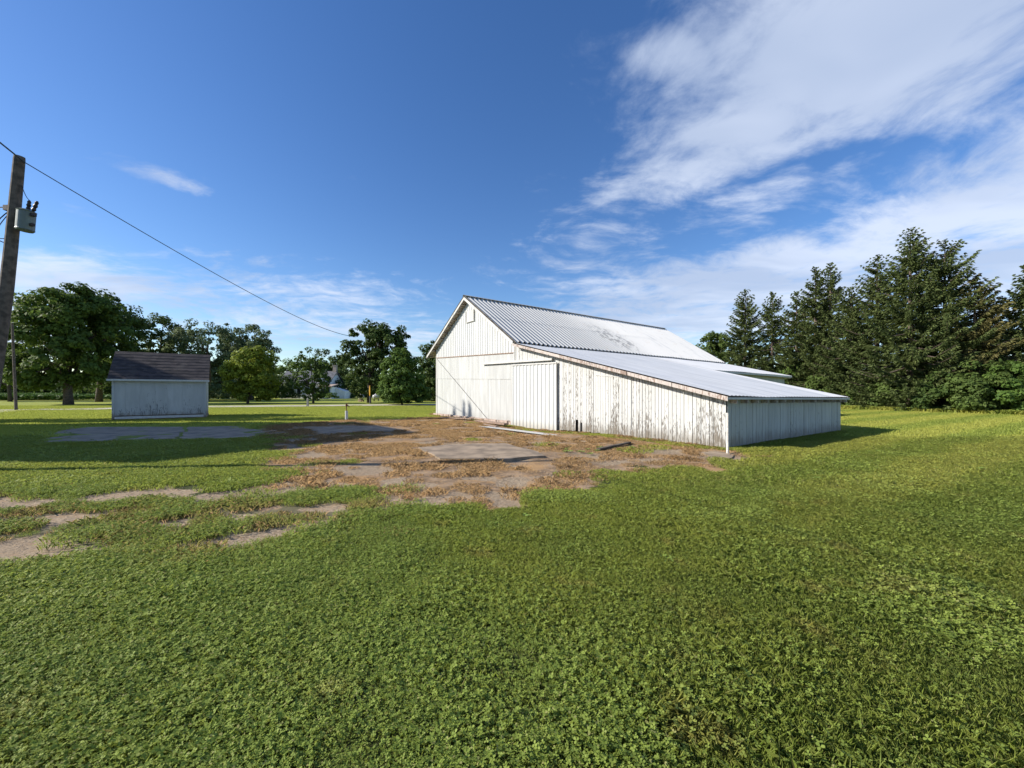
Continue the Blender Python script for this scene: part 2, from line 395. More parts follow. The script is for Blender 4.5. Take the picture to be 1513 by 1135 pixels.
# road
rp=[(-700,675),(-300,630),(0,607),(160,604.5),(310,601.5),(460,600.2),(560,599),(640,598.3),(760,597.2),(1000,596)]
rc=[G(a,b) for a,b in rp]
mb=MB(); L_=[];Rr=[]
for k,(x,y) in enumerate(rc):
    a=rc[max(0,k-1)]; b=rc[min(len(rc)-1,k+1)]; d=Vector((b[0]-a[0],b[1]-a[1],0)).normalized(); n=Vector((-d.y,d.x,0))
    L_.append(Vector((x,y,.03))-n*1.7); Rr.append(Vector((x,y,.05))+n*2.3)
mb.add(L_+Rr,[(k,k+1,len(rc)+k+1,len(rc)+k) for k in range(len(rc)-1)])
o=obj('road',mb,M['road_gravel']); o['kind']='structure'

# concrete slabs lying in the yard and the grass (one sheet each, a few centimetres thick)
def slab(pts,h=.05,label=None):
    W=[G(*p) for p in pts]; Q=[]
    for k in range(len(W)):                       # broken, irregular edge
        a=W[k]; b=W[(k+1)%len(W)]; n=max(2,int(math.dist(a,b)/.25))
        for j in range(n):
            t=j/n; x=a[0]+(b[0]-a[0])*t; y=a[1]+(b[1]-a[1])*t
            Q.append((x+(vnoise(x*2,y*2,5)-.5)*.22,y+(vnoise(x*2,y*2,6)-.5)*.22))
    zt=max(gz1(*q) for q in W)+h
    n=len(Q); mb=MB(); mb.add([(x,y,zt) for x,y in Q]+[(x,y,zt-h-.12) for x,y in Q],[tuple(range(n))]+[(k,(k+1)%n,n+(k+1)%n,n+k)[::-1] for k in range(n)])
    o=obj('concrete_slab',mb,M['concrete']); o['kind']='structure'; return o
slab([(615,664),(660,659),(745,657),(790,669),(802,676),(745,681),(650,680)],.05)
slab([(45,655),(105,631),(272,631),(262,648)],.0)
slab([(278,631),(350,630),(388,636),(372,648),(268,649)],.0)
slab([(1070,668),(1085,673),(1075,684),(1045,676),(1040,668)],.0)
slab([(450,632),(560,629),(600,636),(470,642)],.0)

# ------------------------------------------------------------------ BARN
barn=thing('barn','long weathered white barn with ribbed metal roof and low lean-to in the centre','barn',(NC[0],NC[1],0),UA)
zs=lambda x:-.012*x
def z_right(t): return 6.96-.62*(14.78-t)
def z_left(t): return 6.96-.56*(t-14.78)
def z_lean(t): return 1.445+.238*(t+.2)
def ztop(t,x=0): return (z_lean(t) if t<10.0 else z_right(t) if t<14.78 else z_left(t))+zs(x)
rnd=random.Random(3)
def board_wall(t0,t1,w,bot,top,x=0,th=.022,gap=.008,jit=.004,jb=.02,axis='t',skip={},seed=1):
    """vertical boards; axis 't' = in the front plane, 'x' = along the ridge direction at t=x"""
    mb=MB(); r=random.Random(seed); t=t0; k=0
    while t<t1-.02:
        ww=min(w*r.uniform(.85,1.15),t1-t); a,b=t+gap/2,t+ww-gap/2; j=r.uniform(-jit,jit)
        zb=bot(t)+r.uniform(-jb,jb)
        for (s0,s1,z) in skip.get('list',[]):
            if s0<=(a+b)/2<s1: zb=z*r.uniform(.8,1.2)
        za,zc=top(a),top(b)
        if axis=='t': P=[(x-th+j,a,zb),(x+j,a,zb),(x+j,b,zb),(x-th+j,b,zb),(x-th+j,a,za),(x+j,a,za),(x+j,b,zc),(x-th+j,b,zc)]
        else: P=[(a,x-th+j,zb),(b,x-th+j,zb),(b,x+j,zb),(a,x+j,zb),(a,x-th+j,za),(b,x-th+j,zc),(b,x+j,zc),(a,x+j,za)]
        mb.hexa(P); t+=ww
    return mb
# front wall of the lean-to
obj('wall',board_wall(0,10.28,.125,lambda t:.02-.10*math.exp(-(t-8)**2/3),lambda t:z_lean(t)-.13,seed=4,gap=.014,jit=.007,jb=.03,skip={'list':[(5.9,6.02,.55),(5.6,5.72,.3)]}),M['boards_peeling'],barn,label='peeling vertical board wall of the lean-to')
mb=MB(); mb.box((.12,6,.6),(.02,2.4,1.5)); obj('black_backing',mb,M['dark_interior'],barn)  # near-black sheet behind the broken boards, standing in for interior darkness
# gable wall: plain boards below, ribbed sheets above
seam=lambda t:3.47+(t-10.28)*.0388
mid=lambda t:2.2+(t-10.28)*.0277
obj('wall',board_wall(10.28,19.3,.3,lambda t:.12,lambda t:mid(t)-.004,seed=5,gap=.004,jit=.003,jb=0),M['boards_painted'],barn,label='lower gable wall of wide painted boards')
obj('wall',board_wall(10.28,19.3,.3,lambda t:mid(t)-.02,lambda t:seam(t)-.002,x=-.018,seed=6,gap=.003,jit=.002,jb=0),M['boards_painted'],barn,label='middle gable wall of painted boards')
def ribbed(t0,t1,bot,top,x,pitch=.25,rib=.028,rw=.05):
    mb=MB(); T=[t0]; X=[0]; t=t0
    while t<t1:
        for dt,dx in ((pitch-rw-.03,0),(pitch-rw,rib),(pitch-.015,rib),(pitch,0)):
            if t+dt<t1: T.append(t+dt); X.append(dx)
        t+=pitch
    T.append(t1); X.append(0)
    n=len(T); mb.add([(x-d,a,bot(a)) for a,d in zip(T,X)]+[(x-d,a,top(a)) for a,d in zip(T,X)]+[(x+.01,a,bot(a)) for a in T],[(k,k+1,n+k+1,n+k) for k in range(n-1)]+[(2*n+k,2*n+k+1,k+1,k) for k in range(n-1)])
    return mb
g1=ribbed(10.28,14.78,seam,lambda t:z_right(t)-.1,-.035); g2=ribbed(14.78,19.3,seam,lambda t:z_left(t)-.1,-.035)
g1.add(g2.v,g2.f); obj('wall',g1,M['siding'],barn,label='ribbed white metal gable siding')
# loft hatch, corner boards, batten at the seam, cable-shadow line, base stones
mb=MB(); mb.box((-.07,14.6,5.9),(.02,.86,.6)); hatch=obj('loft_hatch',mb,M['trim_white'],barn)
mb=MB()
for a,b in (((-.085,14.15,5.58),(-.085,14.15,6.22)),((-.085,15.05,5.58),(-.085,15.05,6.22)),((-.085,14.1,5.58),(-.085,15.1,5.58))): mb.bar(a,b,.06,.04)
obj('frame',mb,M['trim_white'],hatch)
mb=MB(); mb.bar((-.055,10.28,seam(10.28)-.01),(-.055,19.3,seam(19.3)-.01),.03,.05); obj('batten',mb,M['plank'],barn)
mb=MB(); mb.tube([(-.06,19.15,3.72),(-.06,12.7,.1)],.008,6); obj('cable_shadow_line',mb,M['dark_metal'],barn)  # thin dark tube standing in for the overhead cable's shadow
mb=MB(); mb.box((-.03,10.24,2.02),(.05,.1,3.65)); obj('corner_board',mb,M['trim_white'],barn); mb=MB(); mb.box((-.03,19.27,2.03),(.06,.12,3.85)); obj('corner_board',mb,M['trim_white'],barn)
mb=MB(); r=random.Random(8); t=10.3
while t<19.4:
    w=r.uniform(.25,.6); mb.box((-.02+r.uniform(-.03,.03),t+w/2,.0),(.28,w*.95,.26+r.uniform(-.03,.03)),Matrix.Rotation(r.uniform(-.06,.06),3,'Z')); t+=w
obj('foundation',mb,M['stone'],barn)
# sliding door and its rail
dr=thing('sliding_door',None,None); dr.parent=barn; 
DB=lambda t:-.13; DT=lambda t:2.78+(t-7.1)*.019
m_=ribbed(7.08,10.32,DB,DT,-.10,.27,.03,.09); door=obj('sliding_door',m_,M['siding'],barn,label='ribbed white metal sliding door'); bpy.data.objects.remove(dr)
mb=MB()
for a,b in (((-.115,7.06,-.13),(-.115,7.06,2.78)),((-.115,10.34,-.13),(-.115,10.34,2.84)),((-.125,7.02,2.79),(-.125,10.38,2.86)),): mb.bar(a,b,.05,.06)
obj('frame',mb,M['trim_white'],door)
mb=MB(); mb.bar((-.13,7.3,2.95),(-.13,13.1,3.07),.07,.08); mb.bar((-.09,7.3,2.99),(-.09,13.1,3.11),.05,.03); obj('door_rail',mb,M['trim_white'],barn)
# hidden older door outlines on the lean-to front, drawn by battens
mb=MB(); mb.bar((-.03,4.9,2.2),(-.03,3.25,2.06),.02,.03); mb.bar((-.03,3.25,.3),(-.03,3.25,2.06),.02,.025); obj('batten',mb,M['boards_peeling'],barn)
# shaded side wall of the lean-to
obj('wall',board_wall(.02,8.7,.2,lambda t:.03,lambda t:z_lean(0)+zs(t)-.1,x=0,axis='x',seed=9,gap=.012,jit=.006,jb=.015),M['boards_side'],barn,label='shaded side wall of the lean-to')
# remaining walls
def plain(name,P0,P1,z0,za,zb,m):
    mb=MB(); d=Vector((P1[0]-P0[0],P1[1]-P0[1],0)).normalized(); n=Vector((-d.y,d.x,0))*.05
    a=Vector((*P0,0)); b=Vector((*P1,0)); q=lambda p,z:(p.x,p.y,z)
    mb.hexa([q(a-n,z0),q(b-n,z0),q(b+n,z0),q(a+n,z0),q(a-n,za),q(b-n,zb),q(b+n,zb),q(a+n,za)]); obj(name,mb,m,barn)
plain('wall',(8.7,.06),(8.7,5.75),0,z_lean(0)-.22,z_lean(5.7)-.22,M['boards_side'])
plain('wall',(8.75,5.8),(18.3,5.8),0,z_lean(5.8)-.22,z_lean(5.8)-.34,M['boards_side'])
plain('wall',(.02,19.25),(18.3,19.25),0,z_left(19.25)-.15,z_left(19.25)-.37,M['boards_painted'])
mb=MB(); pr=[(5.8,z_lean(5.8)-.33),(10,z_lean(10)-.33),(14.78,6.6),(19.3,z_left(19.3)-.36)]
vv=[(18.3,t,0) for t,_ in pr]+[(18.3,t,z) for t,z in pr]; mb.add(vv,[(k,k+1,5+k,4+k) for k in range(3)]); obj('wall',mb,M['boards_painted'],barn)
# roofs
def corr(x0,x1,prof,period,amp,segs=8,sharp=1.):
    """sheets whose ribs run down the slope; prof = list of (t,z)"""
    mb=MB(); n=int((x1-x0)/period*segs); m=len(prof)
    v=[]
    for k in range(n+1):
        x=x0+(x1-x0)*k/n; c=math.cos(2*math.pi*(x-x0)/period); c=math.copysign(abs(c)**sharp,c)
        wob=.035*(vnoise(x*.5,1.3,4)-.5)
        for (t,z) in prof: v.append((x,t,z+zs(x)+amp*c+wob*(1 if abs(t-14.78)>.1 else .3)))
    mb.add(v,[(k*m+j,(k+1)*m+j,(k+1)*m+j+1,k*m+j+1) for k in range(n) for j in range(m-1)])
    return mb
def sub(t0,z0,t1,z1,n=4,lap=0): return [(t0+(t1-t0)*k/n,z0+(z1-z0)*k/n) for k in range(n+1)]
roof=obj('roof',corr(-.37,18.65,sub(9.72,z_right(9.72)+.085,12.2,z_right(12.2)+.085,2)+sub(12.2,z_right(12.2)+.093,14.80,z_right(14.78)+.085,2),.285,.046,12,.7),M['roof_main'],barn,smooth=False,label='right slope of ribbed metal roof')
obj('roof',corr(-.37,18.65,sub(14.76,7.06,20.22,z_left(20.22)+.08,3),.285,.036,8,.8),M['roof_main'],barn,smooth=False,label='left slope of ribbed metal roof')
obj('roof',corr(-.37,9.02,sub(-.23,z_lean(-.23)+.025,9.95,z_lean(9.95)+.03,5),.21,.009,8),M['roof_lean'],barn,smooth=True,label='low near roof of the lean-to')
obj('roof',corr(9.02,18.67,sub(5.45,z_lean(5.45)+.024,10.05,z_lean(10.05)+.029,4),.21,.009,6),M['roof_lean'],barn,smooth=True,label='far roof of the lean-to')
def deck(x0,x1,t0,z0,t1,z1,th=.06,nb=14):
    mb=MB()
    for k in range(nb):
        a,b=k/nb,(k+.97)/nb; ta,tb=t0+(t1-t0)*a,t0+(t1-t0)*b; za,zb=z0+(z1-z0)*a,z0+(z1-z0)*b
        mb.hexa([(x0,ta,za-th),(x1,ta,za-th+zs(x1)),(x1,tb,zb-th+zs(x1)),(x0,tb,zb-th),(x0,ta,za),(x1,ta,za+zs(x1)),(x1,tb,zb+zs(x1)),(x0,tb,zb)])
    return mb
obj('roof_deck',deck(-.34,18.6,9.9,z_right(9.9)+.0,14.77,z_right(14.77)+.0,nb=18),M['soffit_wood'],barn)
obj('roof_deck',deck(-.34,18.6,14.79,z_left(14.79)+0,20.15,z_left(20.15)+0,nb=20),M['soffit_wood'],barn)
obj('roof_deck',deck(-.34,9.0,-.2,z_lean(-.2)-.005,9.88,z_lean(9.88)-.005,nb=30),M['soffit_wood'],barn)
obj('roof_deck',deck(9.05,18.6,5.5,z_lean(5.5)-.1,10.0,z_lean(10.)-.1,nb=14),M['soffit_wood'],barn)
def rakebd(x,t0,z0,t1,z1,h=.16,w=.03,n=5,dz=0):
    mb=MB(); r=random.Random(int(t0*10))
    for k in range(n):
        a,b=k/n,(k+.985)/n; ta,tb=t0+(t1-t0)*a,t0+(t1-t0)*b; za,zb=z0+(z1-z0)*a+dz,z0+(z1-z0)*b+dz; j=r.uniform(-.006,.006)
        mb.hexa([(x-w+j,ta,za-h),(x+j,ta,za-h),(x+j,tb,zb-h),(x-w+j,tb,zb-h),(x-w+j,ta,za),(x+j,ta,za),(x+j,tb,zb),(x-w+j,tb,zb)])
    return mb
obj('fascia',rakebd(-.345,-.22,z_lean(-.22),9.95,z_lean(9.95),.12,n=6,dz=.012),M['fascia_worn'],barn,label='peeling pinkish rake board')
obj('fascia',rakebd(-.345,9.9,z_right(9.9),14.78,z_right(14.78),.17,n=4,dz=.03),M['trim_white'],barn)
obj('fascia',rakebd(-.345,14.78,z_left(14.78),20.2,z_left(20.2),.13,n=4,dz=.03),M['trim_white'],barn)
mb=MB(); n=7
for k in range(n):
    a,b=-.34+9.34*k/n,-.34+9.34*(k+.99)/n
    mb.hexa([(a,-.235,1.37+zs(a)),(b,-.235,1.37+zs(b)),(b,-.205,1.37+zs(b)),(a,-.205,1.37+zs(a)),(a,-.235,1.425+zs(a)),(b,-.235,1.425+zs(b)),(b,-.205,1.425+zs(b)),(a,-.205,1.425+zs(a))])
obj('eave_board',mb,M['trim_white'],barn)
mb=MB(); mb.hexa([(x,t,z) for x,t,z in ((9.05,5.42,z_lean(5.42)-.2),(18.6,5.42,z_lean(5.42)-.31),(18.6,5.46,z_lean(5.42)-.31),(9.05,5.46,z_lean(5.42)-.2),(9.05,5.42,z_lean(5.42)-.1),(18.6,5.42,z_lean(5.42)-.21),(18.6,5.46,z_lean(5.42)-.21),(9.05,5.46,z_lean(5.42)-.1))]); obj('eave_board',mb,M['trim_white'],barn)
# lookout blocks under the left rake, ridge cap
for k in range(9):
    t=15.2+k*.6; mb=MB(); mb.box((-.17,t,z_left(t)-.11),(.3,.06,.09),Matrix.Rotation(-.51,3,'X')); obj('lookout',mb,M['soffit_wood'],barn)
mb=MB(); x0,x1=-.4,18.7
for s_ in (1,-1): mb.add([(x0,14.78,7.12),(x1,14.78,7.12+zs(x1)),(x1,14.78+s_*.15,7.05+zs(x1)),(x0,14.78+s_*.15,7.05)],[(0,1,2,3)])
obj('ridge_cap',mb,M['dark_metal'] if 0 else M['roof_main'],barn)
# rafter tails under the lean-to eave
for k in range(15): mb=MB(); mb.box((.15+k*.61,-.12,1.31+zs(k*.61)),(.05,.2,.1)); obj('rafter_tail',mb,M['soffit_wood'],barn)

# white pipe by the corner
x,y=G(1075,670); mb=MB(); mb.tube([(0,0,-.1),(.0,0,1.04)],.032,12); 
o=obj('corner_post',mb,M['post_white'],None,(x,y,0),smooth=False); tagset(o,'thin white post standing free at the near corner of the barn','post')
# loose planks and sheet by the gable base
def plank(px0,py0,px1,py1,w,label,m='plank',h=.03,z=.04,name='plank'):
    a=Vector((*G(px0,py0),0)); b=Vector((*G(px1,py1),0)); c=(a+b)/2; d=b-a
    mb=MB(); n=4
    for k in range(n):
        x0,x1=-d.length/2+d.length*k/n,-d.length/2+d.length*(k+1)/n; mb.hexa([(x0,-w/2,0),(x1,-w/2,0),(x1,w/2,0),(x0,w/2,0),(x0,-w/2,h),(x1,-w/2,h),(x1,w/2,h),(x0,w/2,h)])
    mm=mb.mesh(name); o=obj(name,mm,M[m],None,(c.x,c.y,gz1(c.x,c.y)+z)); o.rotation_euler=(random.uniform(-.04,.04),random.uniform(-.02,.02),math.atan2(d.y,d.x)); tagset(o,label,name.split('_')[-1] if name!='plank' else 'plank'); return o
plank(652,618.5,698,622,.22,'grey plank on the ground nearest the left corner of the barn',h=.05)
plank(700,621.5,748,629,.25,'brown plank against the middle of the gable wall base',h=.08)
plank(715,626,735,630,.16,'short brown plank lying between the gable wall and the metal sheet')
plank(697,626.5,822,641.5,.45,'pale flat metal sheet lying in front of the sliding door','tank_white',.015,.06,'metal_sheet')
plank(884,667,930,657,.12,'dark rotten board lying in the dry grass before the lean-to','bark',.05,.02,'board')

# ------------------------------------------------------------------ SHED
sh=thing('shed','small grey-white shed with dark shingle roof beside the concrete slab','shed',(-21.67,22.0,0),UA)
SL,SW,SE=4.06,3.4,2.36
def shwall(t0,t1,w,bot,top,fix,axis,seed):
    return board_wall(t0,t1,w,bot,top,x=fix,axis=axis,seed=seed,gap=.003,jit=.002,jb=.0,th=.02)
obj('wall',shwall(0,SL,.62,lambda t:.12,lambda t:SE,0,'x',1),M['shed_boards'],sh,label='blotchy grey front wall')
gab=lambda t:SE+ .86*min(t,SW-t)
obj('wall',board_wall(0,SW,.3,lambda t:.12,gab,x=SL,seed=2,gap=.004,jit=.002,jb=0),M['shed_boards'],sh)
obj('wall',board_wall(0,SW,.3,lambda t:.12,gab,x=.02,seed=3,gap=.004,jit=.002,jb=0),M['shed_boards'],sh)
obj('wall',shwall(0,SL,.6,lambda t:.12,lambda t:SE,SW,'x',4),M['shed_boards'],sh)
mb=MB(); mb.box((SL/2,SW/2,.02),(SL+.04,SW+.04,.26)); obj('foundation',mb,M['concrete'],sh); mb=MB(); mb.box((SL/2,-.03,.14),(SL+.02,.03,.13)); obj('skirt_board',mb,M['pvc_white'],sh); mb=MB(); mb.box((SL/2,-.024,.235),(SL-.1,.012,.05)); obj('rotten_strip',mb,M['bark'],sh)
for x_ in (.05,SL-.05): mb=MB(); mb.box((x_,-.035,1.22),(.11,.03,2.3)); obj('corner_board',mb,M['shed_boards'],sh)
mb=MB(); mb.box((SL+.012,.05,1.22),(.03,.1,2.3)); obj('corner_board',mb,M['shed_boards'],sh)
mb=MB()
for s_,tt0 in ((0,-.22),(1,SW+.22)):
    za=SE-.86*.22+.03; zr=SE+.86*SW/2+.03; n=9
    for k in range(n):
        a,b=k/n,(k+1)/n; t0_=tt0+(SW/2-tt0)*a; t1_=tt0+(SW/2-tt0)*b; z0_=za+(zr-za)*a; z1_=za+(zr-za)*b
        mb.hexa([(-.16,t0_,z0_),(SL+.16,t0_,z0_),(SL+.16,t1_,z1_),(-.16,t1_,z1_),(-.16,t0_,z0_+.06),(SL+.16,t0_,z0_+.06),(SL+.16,t1_,z1_+.045),(-.16,t1_,z1_+.045)])
obj('roof',mb,M['shingle'],sh)
mb=MB(); mb.box((SL/2,-.235,SE-.155),(SL+.36,.03,.1)); obj('fascia',mb,M['pvc_white'],sh)

# ------------------------------------------------------------------ utility pole
PX,PY=(-32-CX)/F*8.1,8.1; pole=thing('utility_pole','tall dark leaning wooden pole with grey transformer at the left edge','utility pole',(PX,PY,0))
_pp=[(zat(py,8.1),(px-CX)/F*8.1-PX) for px,py in ((-34,740),(-32,697),(-20,620),(-8.5,549),(-1.5,505),(7,448),(13,400),(21,315),(29,230))]
def ax(z):
    for (z0,x0),(z1,x1) in zip(_pp,_pp[1:]):
        if z<=z1: break
    return Vector((x0+(x1-x0)*(z-z0)/(z1-z0),0,z))
top=Vector((.55,0,6.28)); mb=MB(); mb.tube([ax(z) for z in (-.3,.8,1.6,2.3,3,3.6,4.5,5.5,6.22,6.28)],[.116,.115,.113,.112,.108,.104,.098,.09,.084,.078],14); obj('pole_shaft',mb,M['pole_wood'],pole,smooth=False)
c=ax(4.78)+Vector((.27,-.02,0)); tilt=Matrix.Rotation(math.atan2(top.x,6.28),3,'Y'); U=tilt@Vector((0,0,1))
mb=MB(); mb.tube([c,c+U*.03,c+U*.05,c+U*.38,c+U*.40,c+U*.43],[.115,.138,.133,.133,.142,.09],28); tr=obj('transformer',mb,M['transformer_grey'],pole,smooth=False)
def bush(p,d,l):
    mb=MB(); P=[p+d*(l*k/6) for k in range(7)]; mb.tube(P,[.022,.035,.024,.036,.024,.03,.012],10); return obj('bushing',mb,M['dark_metal'],tr)
bush(c+U*.42+Vector((.03,0,0)),(U+Vector((.05,0,0))).normalized(),.2); bush(c+U*.40+Vector((.13,.0,0)),(U+Vector((.35,0,0))).normalized(),.22)
mb=MB(); mb.bar(c+U*.12,c+U*.12+Vector((.2,-.03,0)),.05); obj('bushing',mb,M['dark_metal'],tr); mb=MB(); mb.bar(c+U*.32,c+U*.32+Vector((.21,-.03,0)),.06); obj('bushing',mb,M['dark_metal'],tr)
for q_ in (.1,.33): mb=MB(); mb.bar(c+U*q_-Vector((.26,0,0)),c+U*q_,.06,.05); obj('bracket',mb,M['dark_metal'],pole)
mb=MB()
def cable(mb,a,b,sag,r=.008,n=14,side=Vector((0,0,0))):
    a=Vector(a);b=Vector(b); mb.tube([a+(b-a)*(k/n)+Vector((0,0,-4*sag*(k/n)*(1-k/n)))+side*(4*(k/n)*(1-k/n)) for k in range(n+1)],r,5)
cable(mb,ax(5.7)+Vector((.1,0,0)),c+U*.62+Vector((.04,0,0)),.05,.006); obj('lead_wire',mb,M['wire'],pole)
mb=MB(); cable(mb,ax(5.2)-Vector((.1,0,0)),ax(4.55)-Vector((.1,0,0)),0,.01,12,Vector((-.25,-.05,-.1))); cable(mb,ax(5.15)-Vector((.1,0,0)),ax(4.65)-Vector((.1,0,0)),0,.008,12,Vector((-.12,-.1,-.2))); obj('lead_wire',mb,M['wire'],pole)
mb=MB(); mb.box(ax(5.25)-Vector((.13,0,0)),(.12,.08,.1)); obj('insulator',mb,M['dark_metal'],pole)
# overhead lines
a=Vector((-9.72,8.1,zat(240,8.1))); b=at(520,48,zat(497,48)); b2=b+(b-a)*.06
mb=MB(); P=[a+(b-a)*(k/40)+Vector((0,0,-4*.63*(k/40)*(1-k/40))) for k in range(41)]+[b2+Vector((0,0,.1))]; P=[p-a for p in P]
mb.tube(P,[.010]+[.010+.018*(k/41) for k in range(1,42)],6); o=obj('power_line',mb,M['wire'],None,a); tagset(o,'long sagging cable running from the pole top to the far trees','power line')
mb=MB(); P=[Vector((0,0,0))+(Vector((6,-20,5.6))-a)*(k/20)+Vector((0,0,-.9*(k/20)*(1-k/20))) for k in range(21)]; mb.tube(P,.014,6); o=obj('power_line',mb,M['wire'],None,a); tagset(o,'short cable leaving the pole top past the left edge','power line')
a=Vector((PX,PY,0))+ax(5.27)-Vector((.16,0,0)); mb=MB(); P=[(Vector((-27,8.5,5.9))-a)*(k/16)+Vector((0,0,-.8*(k/16)*(1-k/16))) for k in range(17)]; mb.tube(P,.012,6); o=obj('power_line',mb,M['wire'],None,a); tagset(o,'low service cable leaving the pole beside the transformer to the left','power line')
# thin grey pole by the road
b=Vector((*G(24,606.5),0)); t_=at(18,b.y,zat(478,b.y)); mb=MB(); mb.tube([(0,0,-.2),(t_.x-b.x,0,t_.z)],[.1,.075],10); o=obj('thin_pole',mb,M['pole_wood'],None,b); tagset(o,'slim pale grey pole standing before the big maple at far left','pole')
# yard hydrant
x,y=G(512,622); hy=thing('yard_hydrant','small yard hydrant pipe with white sleeve on the lawn between shed and barn','hydrant',(x,y,gz1(x,y)))
mb=MB(); mb.tube([(0,0,-.05),(0,0,.54)],.075,14); obj('sleeve',mb,M['pvc_white'],hy)
mb=MB(); mb.tube([(0,0,.5),(0,0,.8)],.025,8); obj('pipe',mb,M['rust_metal'],hy)
mb=MB(); mb.tube([(0,0,.78),(0,0,.9)],.055,8); mb.tube([(.02,0,.84),(.13,0,.8),(.15,0,.74)],.025,8); mb.bar((-.02,0,.9),(.14,0,.97),.03); obj('spout',mb,M['rust_metal'],hy)
# posts near the road
x,y=G(454.5,600.8); mb=MB(); mb.box((0,0,.4),(.16,.16,.84)); mb.add([(-.08,-.08,.82),(.08,-.08,.82),(.08,.08,.82),(-.08,.08,.82),(0,0,.9)],[(0,1,4),(1,2,4),(2,3,4),(3,0,4)]); o=obj('wooden_post',mb,M['pole_grey'],None,(x,y,0)); tagset(o,'short grey wooden post by the road in front of the house tree','post')
b=at(546.5,47); fl=thing('marker_post','thin post with narrow yellow marker sleeve beyond the road','marker post',b)
mb=MB(); mb.tube([(0,0,-.1),(0,0,2.2)],.025,6); obj('post_shaft',mb,M['pole_grey'],fl)
mb=MB(); mb.tube([(0,0,1.05),(0,0,1.15),(0,0,1.6),(0,0,2.05),(0,0,2.25)],[.03,.07,.085,.06,.03],10); obj('sleeve',mb,M['yellow_plastic'],fl)
def tank(px,Y,L,r,rz,label):
    p=at(px,Y); t=thing('propane_tank',label,'tank',p,rz,None); mb=MB()
    mb.tube([(-L/2,0,.7),(-L/2+.08,0,.7),(-L/2+.3,0,.7),(L/2-.3,0,.7),(L/2-.08,0,.7),(L/2,0,.7)],[.1,r*.7,r,r,r*.7,.1],16); obj('vessel',mb,M['tank_white'],t,smooth=True)
    for s_ in(-1,1): mb=MB(); mb.box((s_*L*.28,0,.14),(.15,r*1.4,.34)); obj('leg',mb,M['concrete'],t)
    mb=MB(); mb.tube([(0,0,.7+r-.03),(0,0,.7+r+.16)],[.16,.14],12); obj('valve_dome',mb,M['tank_white'],t)
tank(533.5,62,.9,.42,1.2,'white tank under the tall tree beside the yellow marker, nearer the house')
tank(556,66,1.2,.4,.2,'white tank partly hidden behind the round cedar bush')

# ------------------------------------------------------------------ farm house across the road
hs=thing('farm_house','white farmhouse with grey roof and chimney behind trees across the road','house',at(450,86),R(0))
X=lambda px:(px-450)/F*86
mb=MB(); w0,w1=X(413),X(486); dpt=7; ez=zat(566,86); rz_=zat(548,86)
mb.hexa([(w0,0,-.2),(w1,0,-.2),(w1,dpt,-.2),(w0,dpt,-.2),(w0,0,ez),(w1,0,ez),(w1,dpt,ez),(w0,dpt,ez)])
mb.add([(w0,0,ez),(w0,dpt,ez),(w0,dpt/2,rz_-.2)],[(0,1,2)]); mb.add([(w1,0,ez),(w1,dpt,ez),(w1,dpt/2,rz_-.2)],[(0,1,2)]); obj('wall',mb,M['house_white'],hs)
mb=MB()
for s0 in (-.5,dpt+.5): mb.hexa([(w0-.4,s0,ez-.25),(w1+.3,s0,ez-.25),(w1+.3,dpt/2,rz_-.05),(w0-.4,dpt/2,rz_-.05),(w0-.4,s0,ez-.1),(w1+.3,s0,ez-.1),(w1+.3,dpt/2,rz_+.1),(w0-.4,dpt/2,rz_+.1)])
rf=obj('roof',mb,M['shingle_far'],hs)
mb=MB(); cx_=X(488); mb.box((cx_-.5,dpt/2,rz_+.3),(.7,.7,2.2)); mb.box((cx_-.5,dpt/2,rz_+1.35),(.85,.85,.12)); obj('chimney',mb,M['brick'],rf)
# dormer and front gable bits
mb=MB(); g0,g1=X(470),X(482); zz=zat(562,86); mb.hexa([(g0,-.3,ez-.3),(g1,-.3,ez-.3),(g1,2.5,ez-.3),(g0,2.5,ez-.3),(g0,-.3,zz),(g1,-.3,zz),(g1,2.5,zz),(g0,2.5,zz)]); mb.add([(g0,-.3,zz),(g1,-.3,zz),((g0+g1)/2,-.3,zz+1)],[(0,1,2)]); dm=obj('dormer',mb,M['house_white'],hs)
mb=MB(); mb.add([(g0-.2,-.5,zz-.1),((g0+g1)/2,-.5,zz+1.05),((g0+g1)/2,2.5,zz+1.05),(g0-.2,2.5,zz-.1),(g1+.2,-.5,zz-.1),(g1+.2,2.5,zz-.1)],[(0,1,2,3),(1,4,5,2)]); obj('roof',mb,M['shingle_far'],dm)
# porch / bay with windows and flat roof
p0,p1=X(480),X(497); mb=MB(); pz=zat(572,84); mb.hexa([(p0,-2.4,-.2),(p1,-2.4,-.2),(p1,0.1,-.2),(p0,0.1,-.2),(p0,-2.4,pz),(p1,-2.4,pz),(p1,.1,pz),(p0,.1,pz)]); py_=obj('porch',mb,M['house_white'],hs)
mb=MB(); mb.hexa([(p0-.3,-2.8,pz),(p1+.3,-2.8,pz),(p1+.3,.2,pz+.5),(p0-.3,.2,pz+.5),(p0-.3,-2.8,pz+.2),(p1+.3,-2.8,pz+.2),(p1+.3,.2,pz+.7),(p0-.3,.2,pz+.7)]); obj('roof',mb,M['stone'],py_)
for k in range(2):
    xx=p0+.75+k*1.0; mb=MB(); mb.box((xx,-2.42,1.45),(.72,.06,1.3)); wd=obj('window',mb,M['glass_dark'],py_)
q0,q1=X(497),X(511); z1,z2=zat(573,86),zat(578,86); mb=MB(); mb.hexa([(q0,-.6,-.2),(q1,-.6,-.2),(q1,4,-.2),(q0,4,-.2),(q0,-.6,z1),(q1,-.6,z2),(q1,4,z2),(q0,4,z1)]); obj('annex',mb,M['house_white'],hs)
